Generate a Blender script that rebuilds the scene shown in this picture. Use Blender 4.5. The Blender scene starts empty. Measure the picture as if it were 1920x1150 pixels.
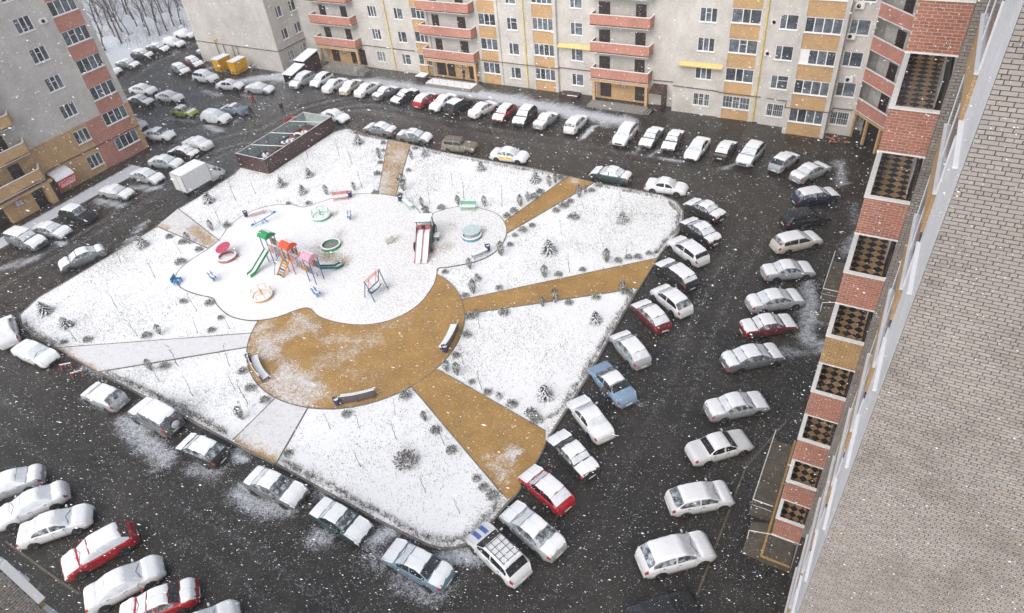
import bpy, bmesh, math, random
import numpy as np
from mathutils import Vector, Matrix, noise as mnoise
random.seed(7)
SC = bpy.context.scene
COL = SC.collection
# ---------------------------------------------------------------- camera
EYE = (0.0, 0.0, 38.0)
FPX, PITCH, ROLL, YAW = 1295.58, 0.694347, 0.114316, -0.573262     # focal length in pixels of a 1920 px wide picture
def cam_axes():
    fw = np.array([math.sin(YAW)*math.cos(PITCH), math.cos(YAW)*math.cos(PITCH), -math.sin(PITCH)])
    r0 = np.array([math.cos(YAW), -math.sin(YAW), 0.0]); d0 = np.cross(fw, r0)
    r = r0*math.cos(ROLL)+d0*math.sin(ROLL); d = -r0*math.sin(ROLL)+d0*math.cos(ROLL)
    return r, d, fw
CR, CD, CF = cam_axes()
cam = bpy.data.cameras.new('camera'); cam.sensor_width = 36.0; cam.lens = FPX/1920*36.0
cam.clip_start = 0.5; cam.clip_end = 2000
camo = bpy.data.objects.new('camera', cam); COL.objects.link(camo)
mw = Matrix.Identity(4)
for i in range(3):
    mw[i][0] = CR[i]; mw[i][1] = -CD[i]; mw[i][2] = -CF[i]; mw[i][3] = EYE[i]
camo.matrix_world = mw
SC.camera = camo
# ---------------------------------------------------------------- sky, sun, exposure
SUN_EL, SUN_AZ = math.radians(46), math.radians(180)      # azimuth from +Y, clockwise
wd = bpy.data.worlds.new('World'); SC.world = wd; wd.use_nodes = True
nt = wd.node_tree; bg = nt.nodes['Background']
sky = nt.nodes.new('ShaderNodeTexSky'); sky.sky_type = 'NISHITA'; sky.sun_disc = False
sky.sun_elevation = SUN_EL; sky.sun_rotation = SUN_AZ; sky.air_density = 1.0; sky.dust_density = 4.0; sky.ozone_density = 1.0
hs = nt.nodes.new('ShaderNodeHueSaturation'); hs.inputs['Saturation'].default_value = 0.52
nt.links.new(sky.outputs[0], hs.inputs['Color']); nt.links.new(hs.outputs[0], bg.inputs[0])
bg.inputs[1].default_value = 0.15
sl = bpy.data.lights.new('sun', 'SUN'); sl.energy = 1.5; sl.angle = math.radians(85); sl.color = (1.0, 0.97, 0.93)
so = bpy.data.objects.new('sun', sl); COL.objects.link(so)
so.location = (0, -40, 120)
sd = Vector((math.sin(SUN_AZ)*math.cos(SUN_EL), math.cos(SUN_AZ)*math.cos(SUN_EL), math.sin(SUN_EL)))
so.rotation_euler = sd.to_track_quat('Z', 'Y').to_euler()
SC.view_settings.view_transform = 'Standard'; SC.view_settings.look = 'None'
SC.view_settings.gamma = 1.0; SC.view_settings.use_curve_mapping = False
SC.view_settings.exposure = 0.34
SC.render.engine = 'CYCLES'
SC.cycles.max_bounces = 6; SC.cycles.diffuse_bounces = 4; SC.cycles.glossy_bounces = 2; SC.cycles.volume_bounces = 1
SC.cycles.transparent_max_bounces = 8; SC.cycles.caustics_reflective = False; SC.cycles.caustics_refractive = False
# a point of the place from where the survey photo shows it, at height z
def gp(px, py, z=0.0):
    v = CR*((px-960)/FPX)+CD*((py-575)/FPX)+CF
    t = (z-EYE[2])/v[2]
    return Vector((v[0]*t, v[1]*t, z))
def on_px(P):
    q = np.array([P[0], P[1], P[2]-EYE[2]])
    return 960+FPX*q.dot(CR)/q.dot(CF), 575+FPX*q.dot(CD)/q.dot(CF)
# ---------------------------------------------------------------- mesh helpers
class MB:
    def __init__(s): s.v = []; s.f = []; s.mi = []; s.m = 0
    def add(s, vs, fs):
        b = len(s.v); s.v += [tuple(p) for p in vs]; s.f += [tuple(b+i for i in f) for f in fs]; s.mi += [s.m]*len(fs); return s
    def quad(s, a, b, c, d): return s.add([a, b, c, d], [(0, 1, 2, 3)])
    def box(s, x0, x1, y0, y1, z0, z1):
        return s.add([(x0,y0,z0),(x1,y0,z0),(x1,y1,z0),(x0,y1,z0),(x0,y0,z1),(x1,y0,z1),(x1,y1,z1),(x0,y1,z1)],
                     [(3,2,1,0),(4,5,6,7),(0,1,5,4),(1,2,6,5),(2,3,7,6),(3,0,4,7)])
    def bar(s, p, q, w, h=None, up=(0,0,1)):
        p = Vector(p); q = Vector(q); h = w if h is None else h
        d = (q-p).normalized(); u = Vector(up)
        if abs(d.dot(u)) > .97: u = Vector((1,0,0))
        sd_ = d.cross(u).normalized()*(w/2); up_ = sd_.cross(d).normalized()*(h/2)
        vs = [p-sd_-up_, p+sd_-up_, p+sd_+up_, p-sd_+up_, q-sd_-up_, q+sd_-up_, q+sd_+up_, q-sd_+up_]
        return s.add(vs, [(3,2,1,0),(4,5,6,7),(0,1,5,4),(1,2,6,5),(2,3,7,6),(3,0,4,7)])
    def tube(s, p, q, r0, r1=None, n=6, cap=True):
        p = Vector(p); q = Vector(q); r1 = r0 if r1 is None else r1
        d = (q-p).normalized(); u = Vector((0,0,1)) if abs(d.z) < .95 else Vector((1,0,0))
        a = d.cross(u).normalized(); b = d.cross(a)
        vs = []
        for c_, r in ((p, r0), (q, r1)):
            for i in range(n):
                t = 2*math.pi*i/n; vs.append(c_+a*(r*math.cos(t))+b*(r*math.sin(t)))
        fs = [(i, (i+1) % n, n+(i+1) % n, n+i) for i in range(n)]
        if cap: fs += [tuple(range(n-1, -1, -1)), tuple(range(n, 2*n))]
        return s.add(vs, fs)
    def path(s, pts, r, n=6):
        for a, b in zip(pts[:-1], pts[1:]): s.tube(a, b, r, r, n)
        return s
    def prism(s, poly, z0, z1, top=True, bottom=False):
        n = len(poly); vs = [(p[0], p[1], z0) for p in poly]+[(p[0], p[1], z1) for p in poly]
        fs = [(i, (i+1) % n, n+(i+1) % n, n+i) for i in range(n)]
        if top: fs.append(tuple(range(n, 2*n)))
        if bottom: fs.append(tuple(range(n-1, -1, -1)))
        return s.add(vs, fs)
    def lathe(s, prof, c=(0,0,0), n=16, caps=True):
        vs = []; m = len(prof)
        for r, z in prof:
            for i in range(n):
                t = 2*math.pi*i/n; vs.append((c[0]+r*math.cos(t), c[1]+r*math.sin(t), c[2]+z))
        fs = []
        for k in range(m-1):
            for i in range(n): fs.append((k*n+i, k*n+(i+1) % n, (k+1)*n+(i+1) % n, (k+1)*n+i))
        if caps: fs += [tuple(range(n-1, -1, -1)), tuple(range((m-1)*n, m*n))]
        return s.add(vs, fs)
    def mesh(s, name, mats, smooth=False):
        me = bpy.data.meshes.new(name); me.from_pydata(s.v, [], s.f)
        mats = mats if isinstance(mats, (list, tuple)) else [mats]
        for m in mats: me.materials.append(m)
        if len(mats) > 1: me.polygons.foreach_set('material_index', s.mi)
        if smooth: me.polygons.foreach_set('use_smooth', [True]*len(me.polygons))
        me.update(); return me
    def build(s, name, mats, parent=None, smooth=False, **k):
        return link(name, s.mesh(name, mats, smooth), parent, **k)
def link(name, data, parent=None, loc=None, rz=None, label=None, cat=None, group=None, kind=None, color=None, scale=None):
    o = bpy.data.objects.new(name, data); COL.objects.link(o)
    if parent: o.parent = parent
    if loc is not None: o.location = loc
    if rz is not None: o.rotation_euler = (0, 0, rz)
    if scale is not None: o.scale = scale if not isinstance(scale, (int, float)) else (scale,)*3
    if label: o['label'] = label
    if cat: o['category'] = cat
    if group: o['group'] = group
    if kind: o['kind'] = kind
    if color: o.color = (*color, 1.0)
    return o
def thing(name, label, cat, loc=(0,0,0), rz=0.0, group=None, scale=None):
    return link(name, None, None, loc, rz, label, cat, group, None, None, scale)
def struct(name, mb, m, label=None, smooth=False):
    return mb.build(name, m, None, smooth, kind='structure', label=label)
def clone(o, parent=None, color=None):
    c = o.copy(); COL.objects.link(c); c.parent = parent
    if color: c.color = (*color, 1.0)
    for ch in list(o.children): clone(ch, c, color)
    return c
ORD = ['first','second','third','fourth','fifth','sixth','seventh','eighth','ninth','tenth','eleventh','twelfth','thirteenth','fourteenth','fifteenth','sixteenth','seventeenth','eighteenth','nineteenth','twentieth']
# ---------------------------------------------------------------- materials
def newmat(name):
    m = bpy.data.materials.new(name); m.use_nodes = True
    t = m.node_tree; return m, t, t.nodes['Principled BSDF'], t.nodes, t.links
def rgb(h):      # sRGB hex of a surface colour -> linear
    h = h.lstrip('#'); c = [int(h[i:i+2], 16)/255 for i in (0, 2, 4)]
    return tuple(x/12.92 if x <= .04045 else ((x+.055)/1.055)**2.4 for x in c)
def N(ns, t, **k):
    n = ns.new(t)
    for a, v in k.items(): setattr(n, a, v)
    return n
def noise_(ns, ls, scale, detail=3.0, rough=.6, vec=None):
    n = ns.new('ShaderNodeTexNoise'); n.inputs['Scale'].default_value = scale; n.inputs['Detail'].default_value = detail
    n.inputs['Roughness'].default_value = rough
    if vec is not None: ls.new(vec, n.inputs['Vector'])
    return n
def ramp(ns, ls, src, stops):
    r = ns.new('ShaderNodeValToRGB'); e = r.color_ramp.elements
    while len(e) < len(stops): e.new(.5)
    for el, (p, c) in zip(e, stops): el.position = p; el.color = (*c, 1) if len(c) == 3 else c
    ls.new(src, r.inputs[0]); return r
def mix(ns, ls, fac, a, b):
    m = ns.new('ShaderNodeMix'); m.data_type = 'RGBA'
    if isinstance(fac, float): m.inputs[0].default_value = fac
    else: ls.new(fac, m.inputs[0])
    for i, x in ((6, a), (7, b)):
        if isinstance(x, tuple): m.inputs[i].default_value = (*x, 1)
        else: ls.new(x, m.inputs[i])
    return m.outputs[2]
def math_(ns, ls, op, a, b=None, clamp=False):
    m = ns.new('ShaderNodeMath'); m.operation = op; m.use_clamp = clamp
    for i, x in enumerate((a, b)):
        if x is None: continue
        if isinstance(x, (int, float)): m.inputs[i].default_value = x
        else: ls.new(x, m.inputs[i])
    return m.outputs[0]
def bump_(ns, ls, b, h, strength, dist=.02):
    n = ns.new('ShaderNodeBump'); n.inputs['Strength'].default_value = strength; n.inputs['Distance'].default_value = dist
    ls.new(h, n.inputs['Height']); ls.new(n.outputs[0], b.inputs['Normal'])
def objco(ns): return ns.new('ShaderNodeTexCoord').outputs['Object']
def mat(name, col, rough=.6, var=.12, vscale=3.0, bump=0.0, bscale=40.0, metal=0.0, coat=0.0, spec=.5, world=False):
    m, t, b, ns, ls = newmat(name)
    vec = ns.new('ShaderNodeNewGeometry').outputs['Position'] if world else objco(ns)
    n = noise_(ns, ls, vscale, 4, .65, vec)
    lo = tuple(c*(1-var) for c in col); hi = tuple(min(1, c*(1+var)) for c in col)
    r = ramp(ns, ls, n.outputs[0], [(.3, lo), (.7, hi)])
    ls.new(r.outputs[0], b.inputs['Base Color'])
    b.inputs['Roughness'].default_value = rough; b.inputs['Metallic'].default_value = metal
    b.inputs['Coat Weight'].default_value = coat; b.inputs['Specular IOR Level'].default_value = spec
    if bump:
        bn = noise_(ns, ls, bscale, 3, .6, vec); bump_(ns, ls, b, bn.outputs[0], bump)
    return m
def brick_mat(name, c1, c2, mortar, bw=.26, bh=.1, ms=.012, scale=1.0, var=.25):
    m, t, b, ns, ls = newmat(name)
    sp = ns.new('ShaderNodeSeparateXYZ'); ls.new(objco(ns), sp.inputs[0])
    cb = ns.new('ShaderNodeCombineXYZ'); ls.new(math_(ns, ls, 'ADD', sp.outputs[0], sp.outputs[1]), cb.inputs[0]); ls.new(sp.outputs[2], cb.inputs[1])
    br = ns.new('ShaderNodeTexBrick'); br.inputs['Scale'].default_value = 1.0
    br.inputs['Brick Width'].default_value = bw; br.inputs['Row Height'].default_value = bh; br.inputs['Mortar Size'].default_value = ms
    br.inputs['Mortar Smooth'].default_value = .3
    br.inputs['Color1'].default_value = (*c1, 1); br.inputs['Color2'].default_value = (*c2, 1); br.inputs['Mortar'].default_value = (*mortar, 1)
    ls.new(cb.outputs[0], br.inputs['Vector'])
    st = noise_(ns, ls, .35, 5, .7, objco(ns)); rr = ramp(ns, ls, st.outputs[0], [(.3, (1-var,)*3), (.7, (1.08,)*3)])
    mm = ns.new('ShaderNodeMix'); mm.data_type = 'RGBA'; mm.blend_type = 'MULTIPLY'; mm.inputs[0].default_value = 1
    ls.new(br.outputs[0], mm.inputs[6]); ls.new(rr.outputs[0], mm.inputs[7])
    ls.new(mm.outputs[2], b.inputs['Base Color']); b.inputs['Roughness'].default_value = .85
    bump_(ns, ls, b, math_(ns, ls, 'SUBTRACT', 1.0, br.outputs['Fac']), .5, .01)
    return m
SNOW = (.78, .80, .835)
def snow_mat(name, col=SNOW, bump=.5, bscale=6.0, rough=.75):
    m, t, b, ns, ls = newmat(name)
    p = ns.new('ShaderNodeNewGeometry').outputs['Position']
    n = noise_(ns, ls, bscale, 6, .7, p); r = ramp(ns, ls, n.outputs[0], [(.3, tuple(c*.93 for c in col)), (.7, col)])
    ls.new(r.outputs[0], b.inputs['Base Color']); b.inputs['Roughness'].default_value = rough
    b.inputs['Specular IOR Level'].default_value = .3
    bump_(ns, ls, b, n.outputs[0], bump, .04); return m
def cover_mat(name, base_fn, gain=3.0, nscale=1.3, fine=26.0, fine_amt=.55, coarse_amt=.55, snow=(.74,.77,.82), rough=(.4,.7), bump=.25):
    """a wet ground surface with snow lying on it where the mesh attribute 'snow' says so, broken up by noise"""
    m, t, b, ns, ls = newmat(name)
    p = ns.new('ShaderNodeNewGeometry').outputs['Position']
    at = ns.new('ShaderNodeAttribute'); at.attribute_name = 'snow'
    n1 = noise_(ns, ls, nscale, 5, .65, p); n2 = noise_(ns, ls, fine, 3, .7, p)
    s = math_(ns, ls, 'ADD', at.outputs['Fac'], math_(ns, ls, 'MULTIPLY', math_(ns, ls, 'SUBTRACT', n1.outputs[0], .5), coarse_amt))
    s = math_(ns, ls, 'ADD', s, math_(ns, ls, 'MULTIPLY', math_(ns, ls, 'SUBTRACT', n2.outputs[0], .5), fine_amt))
    s = math_(ns, ls, 'ADD', math_(ns, ls, 'MULTIPLY', math_(ns, ls, 'SUBTRACT', s, .5), gain), .5, True)
    base, h = base_fn(ns, ls, p)
    ls.new(mix(ns, ls, s, base, snow), b.inputs['Base Color'])
    rr = ns.new('ShaderNodeMapRange'); ls.new(s, rr.inputs[0]); rr.inputs[3].default_value = rough[0]; rr.inputs[4].default_value = rough[1]
    n4 = noise_(ns, ls, .35, 4, .6, p)
    ls.new(math_(ns, ls, 'ADD', rr.outputs[0], math_(ns, ls, 'MULTIPLY', math_(ns, ls, 'SUBTRACT', n4.outputs[0], .5), .5), True), b.inputs['Roughness']); b.inputs['Specular IOR Level'].default_value = .35
    bump_(ns, ls, b, h, bump, .015); return m
def asphalt_base(ns, ls, p):
    n = noise_(ns, ls, .22, 6, .65, p); g = noise_(ns, ls, 60, 2, .6, p)
    r = ramp(ns, ls, n.outputs[0], [(.25, (.017,.016,.015)), (.5, (.032,.029,.026)), (.75, (.054,.049,.043))])
    r2 = ramp(ns, ls, g.outputs[0], [(.35, (.55,)*3), (.72, (1.6,)*3)])
    mm = ns.new('ShaderNodeMix'); mm.data_type = 'RGBA'; mm.blend_type = 'MULTIPLY'; mm.inputs[0].default_value = 1
    ls.new(r.outputs[0], mm.inputs[6]); ls.new(r2.outputs[0], mm.inputs[7])
    return mm.outputs[2], g.outputs[0]
def paving_base(ns, ls, p):
    br = ns.new('ShaderNodeTexBrick'); br.inputs['Scale'].default_value = 1.0; br.inputs['Brick Width'].default_value = .21; br.inputs['Row Height'].default_value = .105
    br.inputs['Mortar Size'].default_value = .008; br.inputs['Color1'].default_value = (.37,.218,.07,1); br.inputs['Color2'].default_value = (.44,.265,.09,1)
    br.inputs['Mortar'].default_value = (.19,.115,.045,1); ls.new(p, br.inputs['Vector'])
    n = noise_(ns, ls, .5, 5, .6, p); r = ramp(ns, ls, n.outputs[0], [(.3, (.8,)*3), (.7, (1.12,)*3)])
    mm = ns.new('ShaderNodeMix'); mm.data_type = 'RGBA'; mm.blend_type = 'MULTIPLY'; mm.inputs[0].default_value = 1
    ls.new(br.outputs[0], mm.inputs[6]); ls.new(r.outputs[0], mm.inputs[7])
    return mm.outputs[2], math_(ns, ls, 'SUBTRACT', 1.0, br.outputs['Fac'])
def sand_base(ns, ls, p):
    n = noise_(ns, ls, 9, 5, .7, p); r = ramp(ns, ls, n.outputs[0], [(.3, (.16,.115,.065)), (.7, (.33,.26,.17))])
    return r.outputs[0], n.outputs[0]
def soil_base(ns, ls, p):
    n = noise_(ns, ls, 14, 4, .7, p); r = ramp(ns, ls, n.outputs[0], [(.3, (.05,.05,.03)), (.7, (.16,.15,.10))])
    return r.outputs[0], n.outputs[0]
def glass_mat(name, a, b2, rough=.12):
    m, t, b, ns, ls = newmat(name)
    oi = ns.new('ShaderNodeObjectInfo'); r = ramp(ns, ls, oi.outputs['Random'], [(.0, a), (.45, b2), (.62, tuple(.5*(x+y) for x, y in zip(a, b2))), (1.0, a)])
    n = noise_(ns, ls, 1.7, 3, .6, objco(ns)); rr = ramp(ns, ls, n.outputs[0], [(.35, (.55,)*3), (.65, (1.35,)*3)])
    mm = ns.new('ShaderNodeMix'); mm.data_type = 'RGBA'; mm.blend_type = 'MULTIPLY'; mm.inputs[0].default_value = 1
    ls.new(r.outputs[0], mm.inputs[6]); ls.new(rr.outputs[0], mm.inputs[7])
    ls.new(mm.outputs[2], b.inputs['Base Color']); b.inputs['Roughness'].default_value = rough; b.inputs['Specular IOR Level'].default_value = .6
    return m
def paint_mat():
    m, t, b, ns, ls = newmat('car_paint')
    oi = ns.new('ShaderNodeObjectInfo')
    sp = ns.new('ShaderNodeSeparateXYZ'); ls.new(objco(ns), sp.inputs[0])
    n = noise_(ns, ls, 5, 4, .7, objco(ns))
    # road dirt splashed along the sills
    d = math_(ns, ls, 'MULTIPLY', math_(ns, ls, 'SUBTRACT', .62, sp.outputs[2]), 2.2, True)
    d = math_(ns, ls, 'MULTIPLY', d, n.outputs[0])
    f = noise_(ns, ls, 45, 3, .7, objco(ns))
    ls.new(mix(ns, ls, d, oi.outputs['Color'], (.10,.085,.065)), b.inputs['Base Color'])
    b.inputs['Roughness'].default_value = .38; b.inputs['Coat Weight'].default_value = .25; b.inputs['Coat Roughness'].default_value = .2
    bump_(ns, ls, b, f.outputs[0], .08, .004); return m
def tint_mat(name, rough=.5, var=.1):
    m, t, b, ns, ls = newmat(name); oi = ns.new('ShaderNodeObjectInfo')
    n = noise_(ns, ls, 6, 3, .6, objco(ns)); rr = ramp(ns, ls, n.outputs[0], [(.3, (1-var,)*3), (.7, (1+var,)*3)])
    mm = ns.new('ShaderNodeMix'); mm.data_type = 'RGBA'; mm.blend_type = 'MULTIPLY'; mm.inputs[0].default_value = 1
    ls.new(oi.outputs['Color'], mm.inputs[6]); ls.new(rr.outputs[0], mm.inputs[7]); ls.new(mm.outputs[2], b.inputs['Base Color'])
    b.inputs['Roughness'].default_value = rough; return m
def half_mat(name):
    m, t, b, ns, ls = newmat(name)
    n = noise_(ns, ls, 2.6, 5, .7, objco(ns)); r = ramp(ns, ls, n.outputs[0], [(.40, (.022,.026,.031)), (.50, (.13,.15,.17)), (.66, (.55,.59,.64))])
    ls.new(r.outputs[0], b.inputs['Base Color']); b.inputs['Roughness'].default_value = .3; return m
GREYB = brick_mat('silicate_brick', (.62,.595,.56), (.70,.675,.64), (.40,.385,.365))
OCHREB = brick_mat('ochre_brick', (.56,.35,.165), (.66,.43,.215), (.40,.28,.17))
REDB = brick_mat('red_brick', (.52,.215,.16), (.59,.265,.20), (.40,.25,.21))
M_BRICK = None
M = dict(
    snow=snow_mat('settled_snow'), lawn=cover_mat('snowy_lawn', soil_base, 3.6, .6, 6.5, .88, .30, (.78,.795,.82), (.8,.8), .9),
    asphalt=cover_mat('wet_asphalt', asphalt_base, 2.0, 2.6, 9.0, 1.5, .9, (.50,.53,.58), (.30,.7), .35),
    paving=cover_mat('ochre_paving', paving_base, 1.9, 2.4, 9.0, 1.5, .8, (.66,.67,.70), (.55,.75), .5),
    sand=cover_mat('snowy_sand', sand_base, 1.7, 1.1, 6.0, 1.7, .35, (.755,.765,.785), (.8,.8), .9),
    concrete=mat('concrete', (.22,.21,.195), .85, .25, 4, .3, 30), kerb=mat('kerb_concrete', (.16,.15,.14), .8, .3, 3, .3, 30, world=True),
    wetconc=mat('wet_concrete', (.105,.088,.066), .5, .3, 2, .3, 30), plinth=mat('plinth_plaster', (.50,.47,.44), .9, .12, 2),
    pvc=mat('white_plastic', (.80,.80,.82), .4, .04, 3), whitemetal=mat('white_painted_metal', (.78,.77,.75), .5, .10, 5),
    glass=glass_mat('window_glass', (.035,.042,.050), (.14,.17,.20)), tint=tint_mat('painted_surface'), paint=paint_mat(),
    carglass=glass_mat('car_glass', (.012,.015,.019), (.03,.036,.042), .15), frost=mat('snowed_glass', (.60,.64,.69), .6, .16, 2.5, .2, 20),
    halffrost=half_mat('half_snowed_glass'), tyre=mat('rubber', (.016,.016,.017), .8, .2, 8), rim=mat('wheel_rim', (.33,.34,.36), .4, .25, 8, metal=.6),
    black=mat('black_plastic', (.02,.02,.022), .6, .2, 6), chrome=mat('headlight_glass', (.62,.65,.68), .2, .15, 9), redlight=mat('tail_light', (.36,.018,.020), .3, .25, 7),
    plate=mat('plate_white', (.7,.7,.68), .5, .05), yellowpipe=mat('yellow_pipe', (.66,.53,.24), .6, .15, 2), yellow=mat('yellow_enamel', (.70,.38,.012), .55, .16, 2),
    gas=mat('dark_pipe', (.11,.075,.06), .6, .3, 4), door=mat('dark_door', (.040,.030,.028), .5, .3, 3), brownmetal=mat('brown_sheet', (.060,.030,.030), .45, .25, 1.5),
    polyc=mat('grey_polycarbonate', (.36,.43,.43), .35, .2, 1.2), steel=mat('galvanised_steel', (.35,.36,.37), .4, .2, 6, metal=.7), twig=mat('bark', (.085,.068,.058), .9, .3, 9),
    needle=mat('needles', (.045,.065,.045), .8, .35, 9), thuja=mat('thuja_green', (.085,.092,.058), .85, .4, 9), dryleaf=mat('dry_twigs', (.17,.14,.13), .9, .35, 12),
    grass=mat('winter_grass', (.13,.13,.075), .9, .4, 3), awn=mat('yellow_awning', (.68,.50,.20), .7, .12, 3), tilelight=mat('tan_tile', (.62,.39,.19), .35, .22, 3), tiledark=mat('black_tile', (.040,.041,.044), .3, .4, 3),
    redpanel=mat('red_brick_solid', (.40,.118,.075), .85, .22, 6, .3, 40), ochrepanel=mat('ochre_brick_solid', (.42,.25,.09), .85, .2, 6, .3, 40),
    greybrick=None, cloth=tint_mat('clothing', .9, .25), skin=mat('skin', (.45,.27,.20), .6, .08), redsign=mat('red_banner', (.55,.02,.03), .6, .1), paper=mat('notice_paper', (.55,.52,.58), .7, .3, 12),
    blueurn=mat('navy_bin', (.016,.028,.10), .5, .25, 6), litter=tint_mat('rubbish', .8, .3), rubble=mat('rust', (.24,.09,.045), .8, .35, 4))
def brick_tint(name, c, mort=None):
    m, t, b, ns, ls = newmat(name); oi = ns.new('ShaderNodeNewGeometry')
    n = noise_(ns, ls, .55, 6, .72, oi.outputs['Position']); n2 = noise_(ns, ls, 30, 3, .7, oi.outputs['Position'])
    rnd = ramp(ns, ls, oi.outputs['Random Per Island'], [(0, tuple(x*.84 for x in c)), (.45, c), (.8, tuple(min(1, x*1.08) for x in c)), (1, (c[0]*1.03, c[1]*.98, c[2]*.90))])
    rr = ramp(ns, ls, n.outputs[0], [(.28, (.72,.71,.69)), (.5, (1,)*3), (.72, (1.12,1.13,1.14))]); r3 = ramp(ns, ls, n2.outputs[0], [(.3, (.9,)*3), (.7, (1.07,)*3)])
    out = rnd.outputs[0]
    for q in (rr, r3):
        mm = ns.new('ShaderNodeMix'); mm.data_type = 'RGBA'; mm.blend_type = 'MULTIPLY'; mm.inputs[0].default_value = 1
        ls.new(out, mm.inputs[6]); ls.new(q.outputs[0], mm.inputs[7]); out = mm.outputs[2]
    ls.new(out, b.inputs['Base Color']); b.inputs['Roughness'].default_value = .85
    bump_(ns, ls, b, n2.outputs[0], .35, .006); return m
M['greybrick'] = brick_tint('grey_brick_face', (.285,.258,.238))
M['redbrick'] = brick_tint('red_brick_face', (.40,.168,.115))
M['ochrebrick'] = brick_tint('ochre_brick_face', (.40,.24,.085))
M['mortar'] = mat('dark_mortar', (.05,.042,.037), .9, .3, 5)
# ================================================================ ground, yard and the island
def catmull(pts, n=5, closed=True):
    out = []; m = len(pts)
    for i in range(m if closed else m-1):
        p0, p1, p2, p3 = (pts[(i+k) % m] if closed else pts[min(max(i+k, 0), m-1)] for k in (-1, 0, 1, 2))
        for j in range(n):
            t = j/n; out.append(tuple(.5*((2*b)+(c-a)*t+(2*a-5*b+4*c-d)*t*t+(3*b-a-3*c+d)*t**3) for a, b, c, d in zip(p0, p1, p2, p3)))
    if not closed: out.append(pts[-1])
    return out
def wp(pts, z=0.0): return [tuple(gp(x, y, z))[:2] for x, y in pts]
def seg_dist(P, line):
    """distance of every row of P (n,2) to a polyline"""
    d = np.full(len(P), 1e9)
    line = [np.array(q[:2], float) for q in line]
    if len(line) == 1: return np.linalg.norm(P-line[0], axis=1)
    for a, b in zip(line[:-1], line[1:]):
        ab = b-a; t = np.clip(((P-a)@ab)/max(ab@ab, 1e-9), 0, 1)
        d = np.minimum(d, np.linalg.norm(P-(a+t[:, None]*ab), axis=1))
    return d
def cover(P, strokes, base):
    s = np.full(len(P), base)
    rag = np.array([mnoise.noise(Vector((x*.75, y*.75, 2.7)))+.6*mnoise.noise(Vector((x*2.1, y*2.1, 4.7))) for x, y in P]) if strokes else 0
    for pts, w, val in strokes:
        d = seg_dist(P, wp(pts)); d = d*(1+.55*rag); s = np.maximum(s, base+(val*.92-base)*np.clip(1.25-d/w*1.15, 0, 1))
    return s
def set_attr(me, vals):
    a = me.attributes.new('snow', 'FLOAT', 'POINT'); a.data.foreach_set('value', np.asarray(vals, dtype=np.float32))
def in_poly(P, poly):
    x, y = P[:, 0], P[:, 1]; c = np.zeros(len(P), bool); n = len(poly)
    for i in range(n):
        x0, y0 = poly[i]; x1, y1 = poly[(i+1) % n]
        k = ((y0 > y) != (y1 > y)) & (x < (x1-x0)*(y-y0)/((y1-y0) if y1 != y0 else 1e-9)+x0); c ^= k
    return c
def sheet(name, poly, z, m, snow_fn, step=.8, label=None, lift=None):
    bm = bmesh.new(); f = bm.faces.new([bm.verts.new((p[0], p[1], z)) for p in poly]); f.normal_update()
    if f.normal.z < 0: f.normal_flip()
    xs = [p[0] for p in poly]; ys = [p[1] for p in poly]
    bmesh.ops.triangulate(bm, faces=bm.faces[:])
    for ax, lo, hi in ((0, min(xs), max(xs)), (1, min(ys), max(ys))):
        t = lo+step
        while t < hi:
            co = (t, 0, 0) if ax == 0 else (0, t, 0); no = (1, 0, 0) if ax == 0 else (0, 1, 0)
            bmesh.ops.bisect_plane(bm, geom=bm.verts[:]+bm.edges[:]+bm.faces[:], plane_co=co, plane_no=no); t += step
    me = bpy.data.meshes.new(name); bm.to_mesh(me); bm.free(); me.materials.append(m)
    P = np.array([v.co[:2] for v in me.vertices]); set_attr(me, snow_fn(P))
    if lift is not None:
        zz = lift(P)
        for v, h in zip(me.vertices, zz): v.co.z += h
    me.polygons.foreach_set('use_smooth', [True]*len(me.polygons)); me.update()
    return link(name, me, None, kind='structure', label=label)
ISL = [(38,593),(73,560),(120,533),(200,485),(295,427),(335,394),(372,372),(440,328),(451,316),(506,328),(627,249),(650,243),(700,256),(728,264),(770,273),(830,287),(900,300),(1000,318),(1066,333),(1114,345),
       (1180,356),(1240,368),(1268,380),(1281,398),(1279,425),(1268,443),(1253,459),(1232,487),(1197,543),(1156,612),(1100,712),(1047,794),(1023,833),(1009,862),(968,929),(948,950),(915,990),(895,1010),(876,1021),
       (855,1029),(830,1031),(802,1024),(716,981),(601,918),(519,872),(437,833),(353,787),(252,736),(187,700),(108,655),(60,628),(42,612)]
ISLW = wp(ISL)
PLAZA_C, PLAZA_R = (-35.67, 30.68), 9.24
def circ(c, r, n=64): return [(c[0]+r*math.cos(2*math.pi*i/n), c[1]+r*math.sin(2*math.pi*i/n)) for i in range(n)]
PLAY = [(575,580),(600,597),(640,609),(690,612),(740,601),(785,575),(812,540),(819,520),(822,506),(840,504),(890,494),(925,478),(945,455),(950,432),(940,411),(920,399),(880,390),(845,393),(815,402),(792,414),
        (788,402),(778,390),(760,377),(741,371),(700,366),(660,368),(620,376),(573,391),(550,387),(520,387),(490,393),(460,405),(432,426),(412,453),(393,469),(360,490),(335,512),(331,530),(345,545),(375,556),(400,562),(408,574),(424,590),(446,600),(479,604),(520,598)]
PLAYW = catmull(wp(PLAY), 4)
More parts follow.
